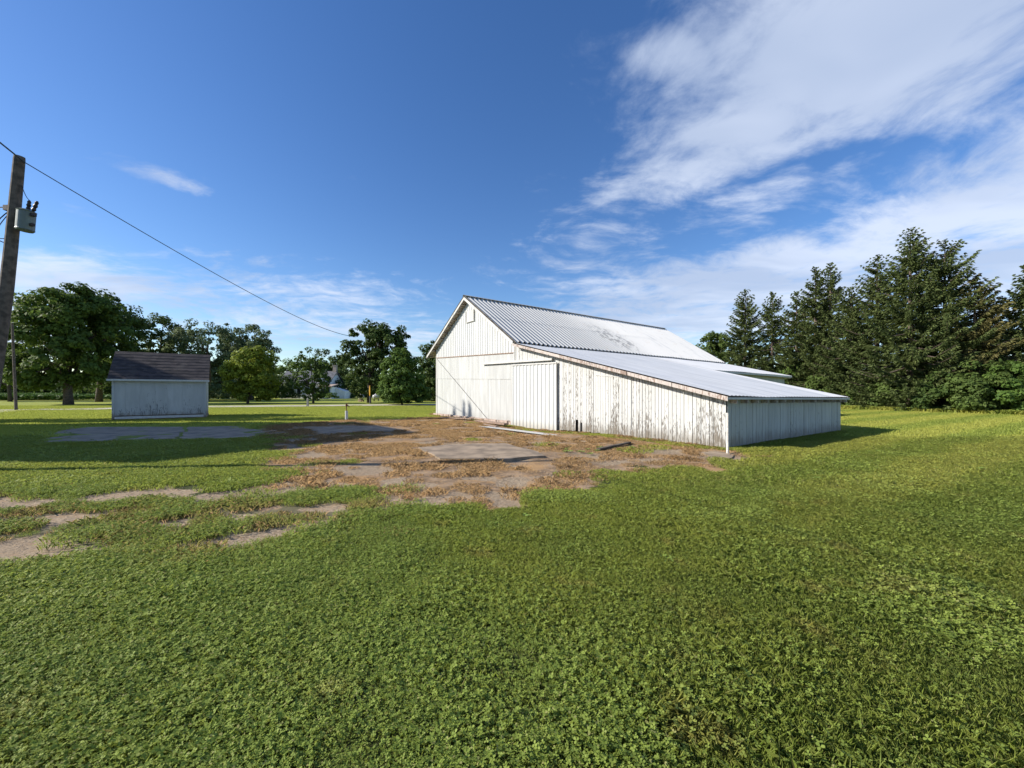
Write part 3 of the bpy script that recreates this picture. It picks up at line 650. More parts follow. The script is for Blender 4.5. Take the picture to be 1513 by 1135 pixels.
for px in (418,430,442,456,470):
    mb=MB(); mb.box((X(px),-.03,1.5),(.8,.05,1.4)); wd=obj('window',mb,M['glass_dark'],hs)
    mb=MB(); 
    for dx in(-.45,.45): mb.box((X(px)+dx,-.05,1.5),(.1,.06,1.6))
    mb.box((X(px),-.05,.75),(1.,.06,.1)); mb.box((X(px),-.05,2.25),(1.,.06,.1)); obj('frame',mb,M['house_white'],wd)

# ------------------------------------------------------------------ trees
def cards(C,N_,size,aspect=1.4,rng=RNG):
    """rhombic leaf clumps at C with normals N_"""
    n=len(C); r=rng.normal(size=(n,3)); a=np.cross(N_,r); a/=np.linalg.norm(a,axis=1)[:,None]+1e-9; b=np.cross(N_,a); b/=np.linalg.norm(b,axis=1)[:,None]+1e-9
    s=(size*rng.uniform(.6,1.35,n))[:,None]; bend=N_*s*.18
    V=np.stack([C-a*s*aspect/2,C-b*s*.5+bend,C+a*s*aspect/2,C+b*s*.5+bend],1)
    return V.reshape(-1,3)
def crown_pts(ells,rc,per,rng,shell=.55,nc_mul=1.0,cut=None):
    Cs=[];Ns=[];cl=[]
    for (c,rad) in ells:
        c=np.array(c);rad=np.array(rad); vol=rad[0]*rad[1]*rad[2]
        nc=int(nc_mul*1.5*(rad[0]*rad[2]+rad[0]*rad[1]+rad[1]*rad[2])/(rc*rc))
        d=rng.normal(size=(nc,3)); d/=np.linalg.norm(d,axis=1)[:,None]
        rr=rng.uniform(0,1,nc)**.33; rr=shell+(1-shell)*rr+rng.normal(0,.06,nc)
        P=c+d*rad*rr[:,None]
        cl.append(P)
        for p,dd in zip(P,d):
            k=int(per*rng.uniform(.5,1.4)); q=rng.normal(size=(k,3)); q/=np.linalg.norm(q,axis=1)[:,None]
            R_=rc*rng.uniform(.4,1.35); k=max(6,int(k*min(1.3,(R_/rc)**1.4))); q=q[:k] if k<=len(q) else q; k=len(q); pts=p+q*R_*(rng.uniform(.35,1,k)**.6)[:,None]*np.array([1,1,.7])
            nn=q*.6+dd*.3+np.array([0,0,.45])+rng.normal(0,.35,(k,3)); nn/=np.linalg.norm(nn,axis=1)[:,None]
            Cs.append(pts);Ns.append(nn)
    C=np.concatenate(Cs);N_=np.concatenate(Ns); ok=C[:,2]>.25
    return C[ok],N_[ok],np.concatenate(cl)
def broad(name,label,px,Y,ells,tr,m,leaf=.3,rc=.9,per=60,seed=1,cat='tree',group=None,lean=0,trunk=True,shell=.55,mul=1.,bark='bark',limbs=14,yoff=0):
    rng=np.random.default_rng(seed); base=at(px,Y); t=thing(name,label,cat,base,0,group)
    E=[]
    for e in ells:
        cx,cy,rx,ry=e[:4]; yo=e[4] if len(e)>4 else 0
        YY_=Y+yo; c=at(cx,YY_,zat(cy,YY_))-base; rX=rx/F*YY_; rZ=ry/F*YY_; E.append(((c.x,c.y,c.z),(rX,min(rX,max(rX*.85,rZ*.6)),rZ)))
    leaf*=.8; per=int(per*2.2)
    C,N_,cl=crown_pts(E,rc,per,rng,shell,mul)
    obj('crown',quads_mesh('crown',cards(C,N_,leaf,rng=rng)),m,t)
    if trunk:
        mb=MB(); zc=np.mean([e[0][2] for e in E]); xc=np.mean([e[0][0] for e in E]); H1=zc*1.1
        P=[Vector((xc*(k/6)**1.5*.6,0,-.2+H1*k/6)) for k in range(7)]; mb.tube(P,[tr*.95,tr*.75,tr*.7,tr*.65,tr*.5,tr*.35,tr*.2],9)
        for k in range(limbs):
            e=Vector(cl[rng.integers(len(cl))]); s=P[2+int(rng.integers(0,3))]; mdl=(s+e)/2+Vector((0,0,.1*(e-s).length))
            mb.tube([s,mdl,e],[tr*.45,tr*.25,tr*.06],6,False)
        obj('trunk',mb,M[bark],t,smooth=True)
    return t
gA='large trees by the road at far left'
broad('maple_tree','huge round dark green maple with a short thick trunk left of the shed',101,48,[(92,498,62,74),(60,520,36,55,-2),(110,470,45,48),(62,455,34,32,1),(45,550,30,26,-1),(140,500,50,66,2)],.55,M['leaf_maple'],.34,.95,62,11,group=gA,limbs=26,mul=.8)
broad('maple_tree','dark round maple crown directly behind the left end of the shed roof',146,60,[(165,505,42,62),(172,530,34,48),(150,470,36,38)],.5,M['leaf_dark'],.36,1.1,60,12,group=gA,limbs=16,mul=.8)
broad('tree','small light green tree showing between thin pole and left edge',15,62,[(10,505,28,40),(8,550,34,24),(-30,520,40,50)],.3,M['leaf_maple'],.34,.8,40,13,limbs=12,mul=.6)
broad('tree','dark open-crowned tree rising directly behind the shed roof',232,70,[(235,500,26,34),(222,528,30,40),(262,505,18,24),(245,560,30,36)],.4,M['leaf_dark'],.34,.9,45,14,limbs=14,mul=.8)
broad('tree','wide grey-green feathery tree just right of the shed roof',305,66,[(305,515,38,43),(275,520,28,36),(300,560,40,36)],.45,M['leaf_greygreen'],.3,.9,50,15,limbs=20,mul=.75)
broad('tree','grey-green round-topped tree behind the bright yellow-green tree',372,72,[(366,508,36,30),(392,520,16,22),(345,500,22,22),(360,550,40,36)],.45,M['leaf_greygreen'],.32,.9,50,16,limbs=18,mul=.75)
broad('tree','small bright yellow-green tree with rounded clumps right of the shed',366,52,[(372,550,36,32),(378,535,26,20),(352,560,22,24),(392,565,20,22),(372,580,30,12)],.2,M['leaf_bright'],.26,.62,42,17,limbs=14,mul=.85)
broad('tree','narrow ragged tree standing right in front of the white farmhouse',463,52,[(458,550,24,34),(452,530,9,14),(470,570,14,20),(445,565,12,16),(478,560,10,16),(460,583,16,9)],.18,M['leaf_maple'],.22,.42,22,18,limbs=16,mul=.58)
broad('tree','tall lobed dark green tree left of the rounded cedar bush',545,56,[(548,505,30,28),(572,515,30,30),(590,505,16,20),(520,540,15,22),(518,515,9,12),(545,555,32,32),(580,550,30,36),(560,492,14,13)],.35,M['leaf_dark'],.28,.62,42,19,limbs=22,mul=.8)
broad('cedar_bush','dense rounded bright cedar bush beside the left edge of the barn',594,47,[(594,562,30,38),(592,540,20,24),(598,578,34,20),(586,578,24,20)],.15,M['leaf_cedar'],.2,.42,40,20,'bush',limbs=8,shell=.7)
broad('tree','dark tree partly hidden behind the left eave of the barn',640,64,[(642,535,22,34),(655,560,30,40),(628,570,14,26)],.35,M['leaf_dark'],.32,.8,45,21,limbs=12)
broad('tree','pale leafy tree rising behind the farmhouse roof',445,98,[(432,552,20,22),(412,560,22,22)],.35,M['leaf_cedar'],.4,1.1,45,22,limbs=8)
broad('tree','dark tree behind the farmhouse chimney with three rounded tops',490,100,[(480,540,14,20),(497,536,14,22),(510,550,16,30),(470,555,20,24)],.4,M['leaf_dark'],.42,1.2,45,23,limbs=8)
for k,(px,Y,rx,lab) in enumerate([(268,84,36,'dark understorey bush right of the shed wall, leftmost in the shade'),(330,80,42,'low dark bush in the shade below the grey-green trees'),(412,82,22,'dark bush hiding the left end of the farmhouse'),(520,92,34,'dark bush mass right of the farmhouse annex'),(620,70,40,'dark low bush between the cedar and the barn corner'),(196,88,38,'dark bush behind the maple trunks and the shed')]):
    broad('shrub',lab,px,Y,[(px,578,rx,20),(px-rx*.5,570,rx*.5,22),(px+rx*.4,572,rx*.5,20)],.1,M['leaf_dark'],.38,1.0,46,30+k,'bush',trunk=False,shell=.6,group='dark bushes across the road')
for k,(px,Y,h,lab) in enumerate([(487,82,.9,'tiny round bush under the porch windows'),(496,82,.8,'tiny dark bush at the annex corner'),(470,82,.8,'tiny bush below the dormer')]):
    broad('shrub',lab,px,Y,[(px,zat(0,1)*0+HY-(h*.6-H)*F/Y,6,6)],.1,M['leaf_cedar'],.25,.5,40,50+k,'bush',trunk=False,group='bushes along the farmhouse front')

def spruce(label,px,Y,py_top,Rb,seed,m='leaf_spruce',name='spruce_tree',group='spruce windbreak right of the barn',power=.8,cut=0,base=None):
    rng=np.random.default_rng(seed); b=base if base is not None else at(px,Y); Hh=zat(py_top,Y) if base is None else py_top
    t=thing(name,label,'tree',b,0,group); Vs=[]
    def prof(z): 
        u=max(0,1-z/Hh); return Rb*min(1,(u**power)*1.12)*(1 if z>1.2 else .85)
    nb=int(Hh*19); up=np.array([0,0,1.])
    mbT=MB(); r0=Hh*.018; mbT.tube([(0,0,-.2),(0,0,Hh*.5),(0,0,Hh*.98)],[r0,r0*.6,.02],8)
    for k in range(nb):
        z=.25+(Hh-.3)*(k/nb)**.92+rng.uniform(-.15,.15); a=rng.uniform(0,2*math.pi)
        L=prof(z)*rng.uniform(.7,1.1)+.06
        if rng.uniform()<.06: L*=1.22
        d=np.array([math.cos(a),math.sin(a),0.]); slope=-.22+.75*(z/Hh)**2
        n=max(3,int(L/.17)); s=np.linspace(.12,1,n)
        P=np.array([0,0,z])+d*(s*L)[:,None]+up*((slope*s+.22*s*s-.12*np.sin(s*3))*L)[:,None]
        if k%3==0 and L>.8: mbT.tube([(0,0,z),tuple(P[n//2]),tuple(P[-1])],[.045,.025,.008],4,False)
        side=np.array([-d[1],d[0],0])
        reps=10
        Pc=np.repeat(P,reps,0); sn=np.repeat(s,reps); m_=len(Pc)
        sg=np.where(rng.uniform(size=m_)<.5,-1,1)
        dirv=d*rng.uniform(.35,1.1,m_)[:,None]+side*(sg*rng.uniform(.1,.9,m_))[:,None]+up*rng.uniform(-.85,.15,m_)[:,None]
        dirv/=np.linalg.norm(dirv,axis=1)[:,None]
        ln=(.30+.30*(1-sn)*min(1,L/2.5))*(.45+.55*min(1,(Hh-z)/2.2))*rng.uniform(.6,1.3,m_)
        wv=np.cross(dirv,rng.normal(size=(m_,3))); wv/=np.linalg.norm(wv,axis=1)[:,None]
        w=(.04*rng.uniform(.7,1.3,m_))[:,None]
        A=Pc; B=Pc+dirv*(ln*.5)[:,None]+wv*w; Cc=Pc+dirv*ln[:,None]; D=Pc+dirv*(ln*.5)[:,None]-wv*w
        Vs.append(np.stack([A,B,Cc,D],1).reshape(-1,3))
    V=np.concatenate(Vs); zz=V.reshape(-1,4,3)[:,:,2].min(1)>.02; V=V.reshape(-1,4,3)[zz].reshape(-1,3)
    obj('crown',quads_mesh('crown',V),M[m],t); obj('trunk',mbT,M['bark_spruce'],t)
    return t
spruce('tall spruce with the highest pointed top in the windbreak',1345,34,338,4.3,101,power=.72)
spruce('broad tall spruce just right of the highest top',1396,33,357,4.2,102,power=.62)
spruce('spruce with browning upper branches on its right side',1440,32,405,3.3,103,'leaf_spruce_brown',power=.7)
spruce('spruce cut by the right edge of the photo',1520,31,385,3.4,104,power=.9)
spruce('spruce with shoulder left of the two highest tops',1296,37,378,3.5,105,power=.7)
spruce('narrow spruce, right one of the twin tops in the middle',1227,42,388,3.1,106,power=.75)
spruce('narrow spruce, left one of the twin tops in the middle',1205,43,394,3.0,107,power=.75)
spruce('low spruce just left of the twin tops',1177,45,430,2.8,108,power=.7)
spruce('spruce with open top, second from the left end of the row',1141,47,431,3.0,109,power=.7)
spruce('pointed spruce nearest the left end of the row',1101,49,429,3.1,110,power=.62)
spruce('short spruce filling the gap below the twin tops',1258,39,424,3.0,111,power=.6)
spruce('short spruce in front between highest top and right edge',1470,33,455,3.0,112,power=.6)
broad('tree','small rounded leafy tree at the far left end of the windbreak',1052,54,[(1052,520,20,30),(1068,525,22,34),(1045,545,18,20)],.2,M['leaf_shrub'],.3,.7,50,120)
for k,(px,Y,rx,ry,cy,lab) in enumerate([(1275,38.5,30,26,585,'low bush below the spruces right of the lean-to roof tip'),(1330,35,34,28,580,'spreading low bush under the tallest spruce'),(1400,31.5,36,32,578,'dark glossy shrub, largest, under the broad tall spruce'),(1455,29.5,36,36,572,'tall leafy shrub left of the right photo edge'),(1505,28.5,36,38,570,'leafy shrub cut by the right photo edge'),(1225,41,30,32,575,'bush seen just over the lean-to roof tip'),(1180,46,34,34,560,'bush behind the upper lean-to roof')]):
    broad('shrub',lab,px,Y,[(px,cy,rx,ry),(px-rx*.6,cy+8,rx*.6,ry*.7),(px+rx*.6,cy+6,rx*.6,ry*.7)],.1,M['leaf_shrub' if k%2 else 'leaf_cedar'] if k!=2 else M['leaf_dark'],.2,.5,60,130+k,'bush',trunk=False,shell=.65,group='shrubs at the foot of the windbreak',mul=.85)

# off to the left, outside the frame: the house and trees whose shade crosses the lawn
SUN_AZ=R(-97); SUN_EL=R(30)           # azimuth from +Y, clockwise
h2=thing('neighbour_barn','tall white gabled barn left of the photo that shades the lawn','barn',(-30,12.7,0))
mb=MB(); e_,r_,d_=10.4,12.9,5.5; mb.hexa([(-4,-d_,-.2),(4,-d_,-.2),(4,d_,-.2),(-4,d_,-.2),(-4,-d_,e_),(4,-d_,e_),(4,d_,e_),(-4,d_,e_)]); mb.add([(-4,-d_,e_),(-4,d_,e_),(-4,0,r_)],[(0,1,2)]); mb.add([(4,-d_,e_),(4,d_,e_),(4,0,r_)],[(0,1,2)]); obj('wall',mb,M['house_white'],h2)
mb=MB()
for s_ in(-d_-.4,d_+.4): mb.hexa([(-4.2,s_,e_-.1),(4.2,s_,e_-.1),(4.2,0,r_+.02),(-4.2,0,r_+.02),(-4.2,s_,e_),(4.2,s_,e_),(4.2,0,r_+.15),(-4.2,0,r_+.15)])
obj('roof',mb,M['shingle_far'],h2)
k_=math.tan(SUN_EL); sd=Vector((math.sin(SUN_AZ),math.cos(SUN_AZ),0))
for k,(px,lab) in enumerate(((672,'leftmost spruce of three outside the left of the photo'),(686,'middle spruce of three outside the left of the photo'),(695,'rightmost spruce of three outside the left of the photo'))):
    kk=(px-CX)/F; t=(NC[0]-NC[1]*kk)/(.569+.822*kk); w=BW(0,t); D=31; z=.75+D*k_+(.2 if k else -.1)
    p=Vector((w[0],w[1],0))+sd*D
    spruce(lab,0,0,z,1.0,140+k,power=1.5,group='spruces left of the photo',base=p)

# ------------------------------------------------------------------ far woods and crop field
rng=np.random.default_rng(5)
def band(x0,x1,Y,hh,n,size):
    x=rng.uniform(x0,x1,n); top=hh*(.55+.6*fbm(x/18,np.zeros(n)+Y,31)+.12*vnoise(x/2.5,np.zeros(n),2)); z=rng.uniform(0,1,n)**.8*top; y=Y+rng.normal(0,3,n)
    N_=rng.normal(size=(n,3))+np.array([0,-.5,.6]); N_/=np.linalg.norm(N_,axis=1)[:,None]
    return cards(np.stack([x,y,z],1),N_,size,rng=rng)
V=np.concatenate([band(-420,-120,190,9,26000,1.0),band(-150,260,150,9,16000,1.0),band(-130,-70,120,5,5000,.7)])
o=obj('distant_woods',quads_mesh('woods',V),M['leaf_dark']); o['label']='dark line of woods on the horizon beyond the fields'; o['category']='woods'; o['kind']='stuff'
n=60000; a=rng.uniform(0,1,n)**1.5; Yc=69+a*105; Xc=rng.uniform(-1.55,-.98,n)*Yc; Xc=np.where(rng.uniform(size=n)<.5,Xc,rng.uniform(-1.4,-1.08,n)*Yc)
row=np.round(Yc/.8)*.8+rng.normal(0,.12,n); z=rng.uniform(.25,.75,n)+.1*fbm(Xc*.3,Yc*.3,2)
N_=rng.normal(size=(n,3))*.5+np.array([0,0,1]); N_/=np.linalg.norm(N_,axis=1)[:,None]
o=obj('crop_field',quads_mesh('crop',cards(np.stack([Xc,row,z],1),N_,.42,rng=rng)),M['crop']); o['label']='dense green crop field beyond the road at far left'; o['category']='crop field'; o['kind']='stuff'

# ------------------------------------------------------------------ turf: instanced patches of blades and clover
def blades(n,rad,h,w,rng,lean=.5):
    r=rad*np.sqrt(rng.uniform(0,1,n)); a=rng.uniform(0,2*np.pi,n); x=r*np.cos(a); y=r*np.sin(a)
    d=rng.uniform(0,2*np.pi,n); hh=h*rng.uniform(.45,1.2,n); ln=hh*rng.uniform(.1,lean*1.6,n)
    dx,dy=np.cos(d),np.sin(d); sx,sy=-dy*w*rng.uniform(.6,1.3,n)/2,dx*w*rng.uniform(.6,1.3,n)/2
    B0=np.stack([x-sx,y-sy,np.zeros(n)-.01],1);B1=np.stack([x+sx,y+sy,np.zeros(n)-.01],1)
    M0=np.stack([x-sx*.8+dx*ln*.35,y-sy*.8+dy*ln*.35,hh*.6],1);M1=np.stack([x+sx*.8+dx*ln*.35,y+sy*.8+dy*ln*.35,hh*.6],1)
    T=np.stack([x+dx*ln,y+dy*ln,hh*.95],1)
    return np.stack([B0,B1,M1,T,M0],1).reshape(-1,3)            # one 5-sided blade
def clover(n,rad,rng,s=.013,h=.045):
    out=[]
    r=rad*np.sqrt(rng.uniform(0,1,n)); a=rng.uniform(0,2*np.pi,n); hz=h*rng.uniform(.35,1.15,n)
    C=np.stack([r*np.cos(a),r*np.sin(a),hz],1); tilt=rng.normal(0,.42,(n,2)); N_=np.stack([tilt[:,0],tilt[:,1],np.ones(n)],1); N_/=np.linalg.norm(N_,axis=1)[:,None]
    u=np.cross(N_,rng.normal(size=(n,3))); u/=np.linalg.norm(u,axis=1)[:,None]; v=np.cross(N_,u); ss=(s*rng.uniform(.65,1.25,n))[:,None]
    for k in range(3):
        th=k*2.094; d=u*math.cos(th)+v*math.sin(th); e=-u*math.sin(th)+v*math.cos(th); up=N_*ss*.25
        out.append(np.stack([C,C+d*ss*.55+e*ss*.42+up,C+d*ss*1.05+e*ss*.28+up*.8,C+d*ss*1.05-e*ss*.28+up*.8,C+d*ss*.55-e*ss*.42+up],1).reshape(-1,5,3))
    V=np.stack(out,1).reshape(-1,3); return V
def patch(name,parts):
    me=quads_mesh(name,np.concatenate([p for p,_ in parts]),5)
    idx=np.concatenate([np.full(len(p)//5,k,np.int32) for k,(p,_) in enumerate(parts)])
    for _,m in parts: me.materials.append(m)
    me.polygons.foreach_set('material_index',idx)
    return bpy.data.objects.new(name,me)            # only used as a source for the ground cover's instances
rg=np.random.default_rng(77)
PN=[patch('tuft_near',[(clover(c,.2,rg,.0105,.048),M['clover_leaf']),(blades(int(b*1.35),.2,.046,.0026,rg,.7),M['grass_blade'])]) for c,b in ((230,120),(260,90),(160,200),(90,320),(45,400),(20,430))]
PM=[patch('tuft_mid',[(clover(c,.3,rg,.015,.038),M['clover_leaf']),(blades(b,.3,.045,.0065,rg,.8),M['grass_blade'])]) for c,b in ((90,200),(50,250),(25,300),(8,340))]
PF=[patch('tuft_far',[(blades(110,.5,.055,.02,rg),M['grass_blade'])]) for _ in range(3)]
PS=[patch('tuft_dry',[(blades(b,.17,h,.006,rg,1.2),M['straw'])]) for b,h in ((130,.035),(90,.06),(150,.022))]
PW=[patch('tuft_worn',[(blades(b,.13,.042,.0055,rg,.9),M['grass_worn']),(blades(40,.16,.035,.005,rg,.9),M['straw'])]) for b in (90,130)]
def scatter(name,pos,scale,srcs,label,cat,tilt=.0,seed=1):
    r=np.random.default_rng(seed); n=len(pos); me=bpy.data.meshes.new(name); me.vertices.add(n); me.vertices.foreach_set('co',np.asarray(pos,np.float32).ravel())
    for nm,ty,dat in (('rz','FLOAT',r.uniform(0,6.283,n)),('sc','FLOAT',scale),('ix','INT',np.clip(np.floor((1-sstep(.28,.72,fbm(np.asarray(pos)[:,0]*.8,np.asarray(pos)[:,1]*.8,91)-np.clip(np.asarray(pos)[:,0]*.11,-.16,.24)))*len(srcs)+r.normal(0,1.1,n)),0,len(srcs)-1))):
        a=me.attributes.new(nm,ty,'POINT'); a.data.foreach_set('value',np.asarray(dat,np.int32 if ty=='INT' else np.float32))
    me.update(); o=bpy.data.objects.new(name,me); COL.objects.link(o); tagset(o,label,cat,None,'stuff')
    g=bpy.data.node_groups.new(name,'GeometryNodeTree'); g.interface.new_socket('Geometry',in_out='INPUT',socket_type='NodeSocketGeometry'); g.interface.new_socket('Geometry',in_out='OUTPUT',socket_type='NodeSocketGeometry')
    N=g.nodes; Lk=g.links; gi=N.new('NodeGroupInput'); gout=N.new('NodeGroupOutput'); iop=N.new('GeometryNodeInstanceOnPoints'); iop.inputs['Pick Instance'].default_value=True
    gtoi=N.new('GeometryNodeGeometryToInstance')
    for s_ in srcs:
        oi=N.new('GeometryNodeObjectInfo'); oi.inputs['Object'].default_value=s_; oi.inputs['As Instance'].default_value=True; 
        Lk.new(oi.outputs['Geometry'],gtoi.inputs[0])
    def na(nm,ty):
        q=N.new('GeometryNodeInputNamedAttribute'); q.data_type=ty; q.inputs['Name'].default_value=nm; return q.outputs[0]
    # join instances (each Object Info output already is one instance)
    jg=N.new('GeometryNodeJoinGeometry')
    for l in list(gtoi.inputs[0].links): Lk.new(l.from_socket,jg.inputs[0])
    N.remove(gtoi)
    cb=N.new('ShaderNodeCombineXYZ'); Lk.new(na('rz','FLOAT'),cb.inputs[2]); Lk.new(cb.outputs[0],iop.inputs['Rotation'])
    Lk.new(na('sc','FLOAT'),iop.inputs['Scale']); Lk.new(na('ix','INT'),iop.inputs['Instance Index'])
    Lk.new(gi.outputs[0],iop.inputs['Points']); Lk.new(jg.outputs[0],iop.inputs['Instance']); Lk.new(iop.outputs[0],gout.inputs[0])
    md=o.modifiers.new('scatter','NODES'); md.node_group=g; return o
def pts(y0,y1,dens,seed,keep):
    r=np.random.default_rng(seed); W=1.36
    c_=dens**-.5; xs=np.arange(-W*y1-1,W*y1+1,c_); ys=np.arange(y0,y1,c_); x,y=np.meshgrid(xs,ys); x=(x+r.uniform(-.55,.55,x.shape)*c_).ravel(); y=(y+r.uniform(-.55,.55,y.shape)*c_).ravel()
    q=np.abs(x)<W*y+1; x=x[q]; y=y[q]; n=len(x)
    # not under the buildings
    lx=(x-NC[0])*UX[0]+(y-NC[1])*UX[1]; lt=(x-NC[0])*WX[0]+(y-NC[1])*WX[1]
    inb=((lx>-.03)&(lx<8.75)&(lt>-.02)&(lt<19.3))|((lx>8)&(lx<18.4)&(lt>5.8)&(lt<19.3))
    sx=(x+21.67)*UX[0]+(y-22)*UX[1]; st=(x+21.67)*WX[0]+(y-22)*WX[1]; inb|=(sx>-.05)&(sx<SL+.05)&(st>-.05)&(st<SW)
    ya,ba,wo=masks(x,y); p=keep(x,y,ya,ba,wo); ok=(~inb)&(r.uniform(size=n)<p); x,y=x[ok],y[ok]
    nn=fbm(x*1.3,y*1.3,61)+.6*(fbm(x*4,y*4,62)-.5); return np.stack([x,y,gz(x,y)],1),np.clip(.35+1.3*nn,.45,1.9)*r.uniform(.8,1.2,len(x))
SLABS=[[G(*p) for p in q] for q in ([(615,664),(660,659),(745,657),(790,669),(802,676),(745,681),(650,680)],[(45,655),(105,631),(350,630),(388,636),(372,648)],[(450,632),(560,629),(600,636),(470,642)])]
def offslab(x,y):
    k=np.ones(x.shape)
    for q in SLABS: k=k*(poly_sd(x,y,q)>.05)
    return k
lawn=lambda x,y,ya,ba,wo:(1-sstep(.2,.5,ya))*(1-sstep(.06,.3,ba))*(1-.8*wo)*offslab(x,y)
P1,S1=pts(1.3,6.6,52,1,lawn); P2,S2=pts(6.3,14,20,2,lawn); P3,S3=pts(13.5,44,5,3,lawn)
scatter('grass_near',P1,S1,PN,'short lawn grass mixed with clover in the foreground','lawn',seed=1)
scatter('grass_middle',P2,S2,PM,'mown lawn grass in the middle distance around the barn','lawn',seed=2)
scatter('grass_far',P3,S3*.9,PF,'mown lawn grass far off towards trees and road','lawn',seed=3)
P4,S4=pts(5.,30,24,4,lambda x,y,ya,ba,wo:sstep(.35,.7,ya)*(1-.85*sstep(.3,.7,ba))*sstep(.4,.56,fbm(x*1.5,y*2.2,71))*offslab(x,y))
scatter('dead_grass',P4,S4*1.1,PS,'dead orange-brown grass tufts in the bare yard before the barn','dead grass',seed=4)
P5,S5=pts(3.5,11,24,5,lambda x,y,ya,ba,wo:wo*(1-.97*sstep(.2,.5,ba))*(1-ya)*(.35+.65*sstep(.35,.6,fbm(x*1.8,y*1.8,88))))
scatter('worn_grass',P5,S5*1.1,PW,'thin worn grass between gravel patches at left','worn grass',seed=5)
P6,S6=pts(6.,22,2.5,6,lambda x,y,ya,ba,wo:np.maximum(sstep(.2,.5,ya)*(1-sstep(.6,.95,ya)),.05*ya)*offslab(x,y))
scatter('weeds',P6,S6*1.2,PM,'green weeds along the edge of the bare yard','weeds',seed=6)
def rosette(n,rad,rng):
    out=[]
    for k in range(n):
        a=rng.uniform(0,6.283); L=rng.uniform(.05,.11); w=L*.3; d=np.array([math.cos(a),math.sin(a),0]); sd=np.array([-d[1],d[0],0]); u=np.array([0,0,1.]); c=np.array([rng.uniform(-rad,rad),rng.uniform(-rad,rad),.01])
        out.append(np.stack([c,c+d*L*.5+sd*w*.5+u*.04,c+d*L*.85+sd*w*.4+u*.045,c+d*L+u*.035,c+d*L*.5-sd*w*.5+u*.04]))
    return np.concatenate(out)
def f_weed(t,b,o):
    i=t.island(); return {'Base Color':t.mix(i,(.13,.21,.04),(.22,.3,.06)),'Roughness':.6,'Specular IOR Level':.2}
M['weed']=mat('weed',f_weed)
PR=[patch('weed_rosette',[(rosette(k,.07,rg),M['weed'])]) for k in (9,14,20)]
P9,S9=pts(1.6,16,1.6,9,lambda x,y,ya,ba,wo:(1-ya)*sstep(.45,.62,fbm(x*.6,y*.6,33))*np.clip(y/5,.5,1))
scatter('broadleaf_weeds',P9,rg.uniform(.3,.8,len(P9)),PR,'pale broad-leaved weeds scattered in the lawn','weeds',seed=9)
def stones(n,rad,rng):
    out=[]
    for k in range(n):
        s_=rng.uniform(.004,.013); c=np.array([rng.uniform(-rad,rad),rng.uniform(-rad,rad),0]); q=[c+s_*np.array([math.cos(a),math.sin(a)*.8,0]) *rng.uniform(.8,1.2) for a in (0,1.25,2.5,3.8,5.0)]; tp=[c+(p_-c)*.55+np.array([0,0,s_*.6]) for p_ in q]
        out.append(np.stack(tp))
        for e in range(5): f_=(e+1)%5; out.append(np.stack([q[e],(q[e]+q[f_])/2,q[f_],tp[f_],tp[e]]))
    return np.concatenate(out)
PG=[patch('pebbles',[(stones(k,.3,rg),M['concrete'])]) for k in (20,35)]
P10,S10=pts(3.5,20,5,10,lambda x,y,ya,ba,wo:np.maximum(ba,.5*ya)*.8)
scatter('gravel',P10,rg.uniform(.7,1.5,len(P10)),PG,'loose pebbles on the bare ground of the yard','gravel',seed=10)
c0_=[G(*p) for p in ((838,664),(845,668),(862,670),(872,666),(880,668),(985,650),(700,648),(930,662),(905,664),(775,628),(780,632),(520,683),(470,700))]
P11=np.array([[x+rg.normal(0,.12),y+rg.normal(0,.12),0] for x,y in c0_ for _ in range(2)]); P11[:,2]=gz(P11[:,0],P11[:,1])
scatter('yard_weeds',P11,rg.uniform(.4,1.1,len(P11)),PM[2:]+PW+PR,'clumps of tall weeds growing in the bare yard','weeds',seed=11)
q=rg.uniform(0,1,420); P12=[]
for k,u in enumerate(q):
    if k%3==0: x_,y_=BW(u*8.7,-rg.uniform(.03,.16))
    elif k%3==1: x_,y_=-21.67+UX[0]*u*4.1-WX[0]*.1,22+UX[1]*u*4.1-WX[1]*rg.uniform(.03,.2)
    else: x_,y_=BW(-rg.uniform(.05,.5),u*19)
    P12.append((x_,y_,gz1(x_,y_)))
scatter('wall_grass',np.array(P12),rg.uniform(.4,1.5,420),[PW[0],PW[1],PM[3]],'untrimmed grass along the walls of barn and shed','grass',seed=12)
# rough weeds at the foot of the barn wall and windbreak
q=rg.uniform(0,10,120); P7=np.array([[*BW(-rg.uniform(.02,.3),t),0] for t in q]); P7[:,2]=gz(P7[:,0],P7[:,1])
scatter('wall_weeds',P7,rg.uniform(.7,1.8,120),PS,'dry weeds along the foot of the peeling lean-to wall','weeds',seed=7)
q=rg.uniform(0,1,1400); ln=[(31.0,37.5),(36.5,27.2)]; P8=np.stack([30.2+q*6.2+rg.normal(0,.35,1400),39.5-q*12.5+rg.normal(0,.35,1400),np.zeros(1400)],1)
scatter('tall_grass',P8,rg.uniform(2,6.5,1400),PM,'unmown tall grass at the foot of the windbreak shrubs','tall grass',seed=8)

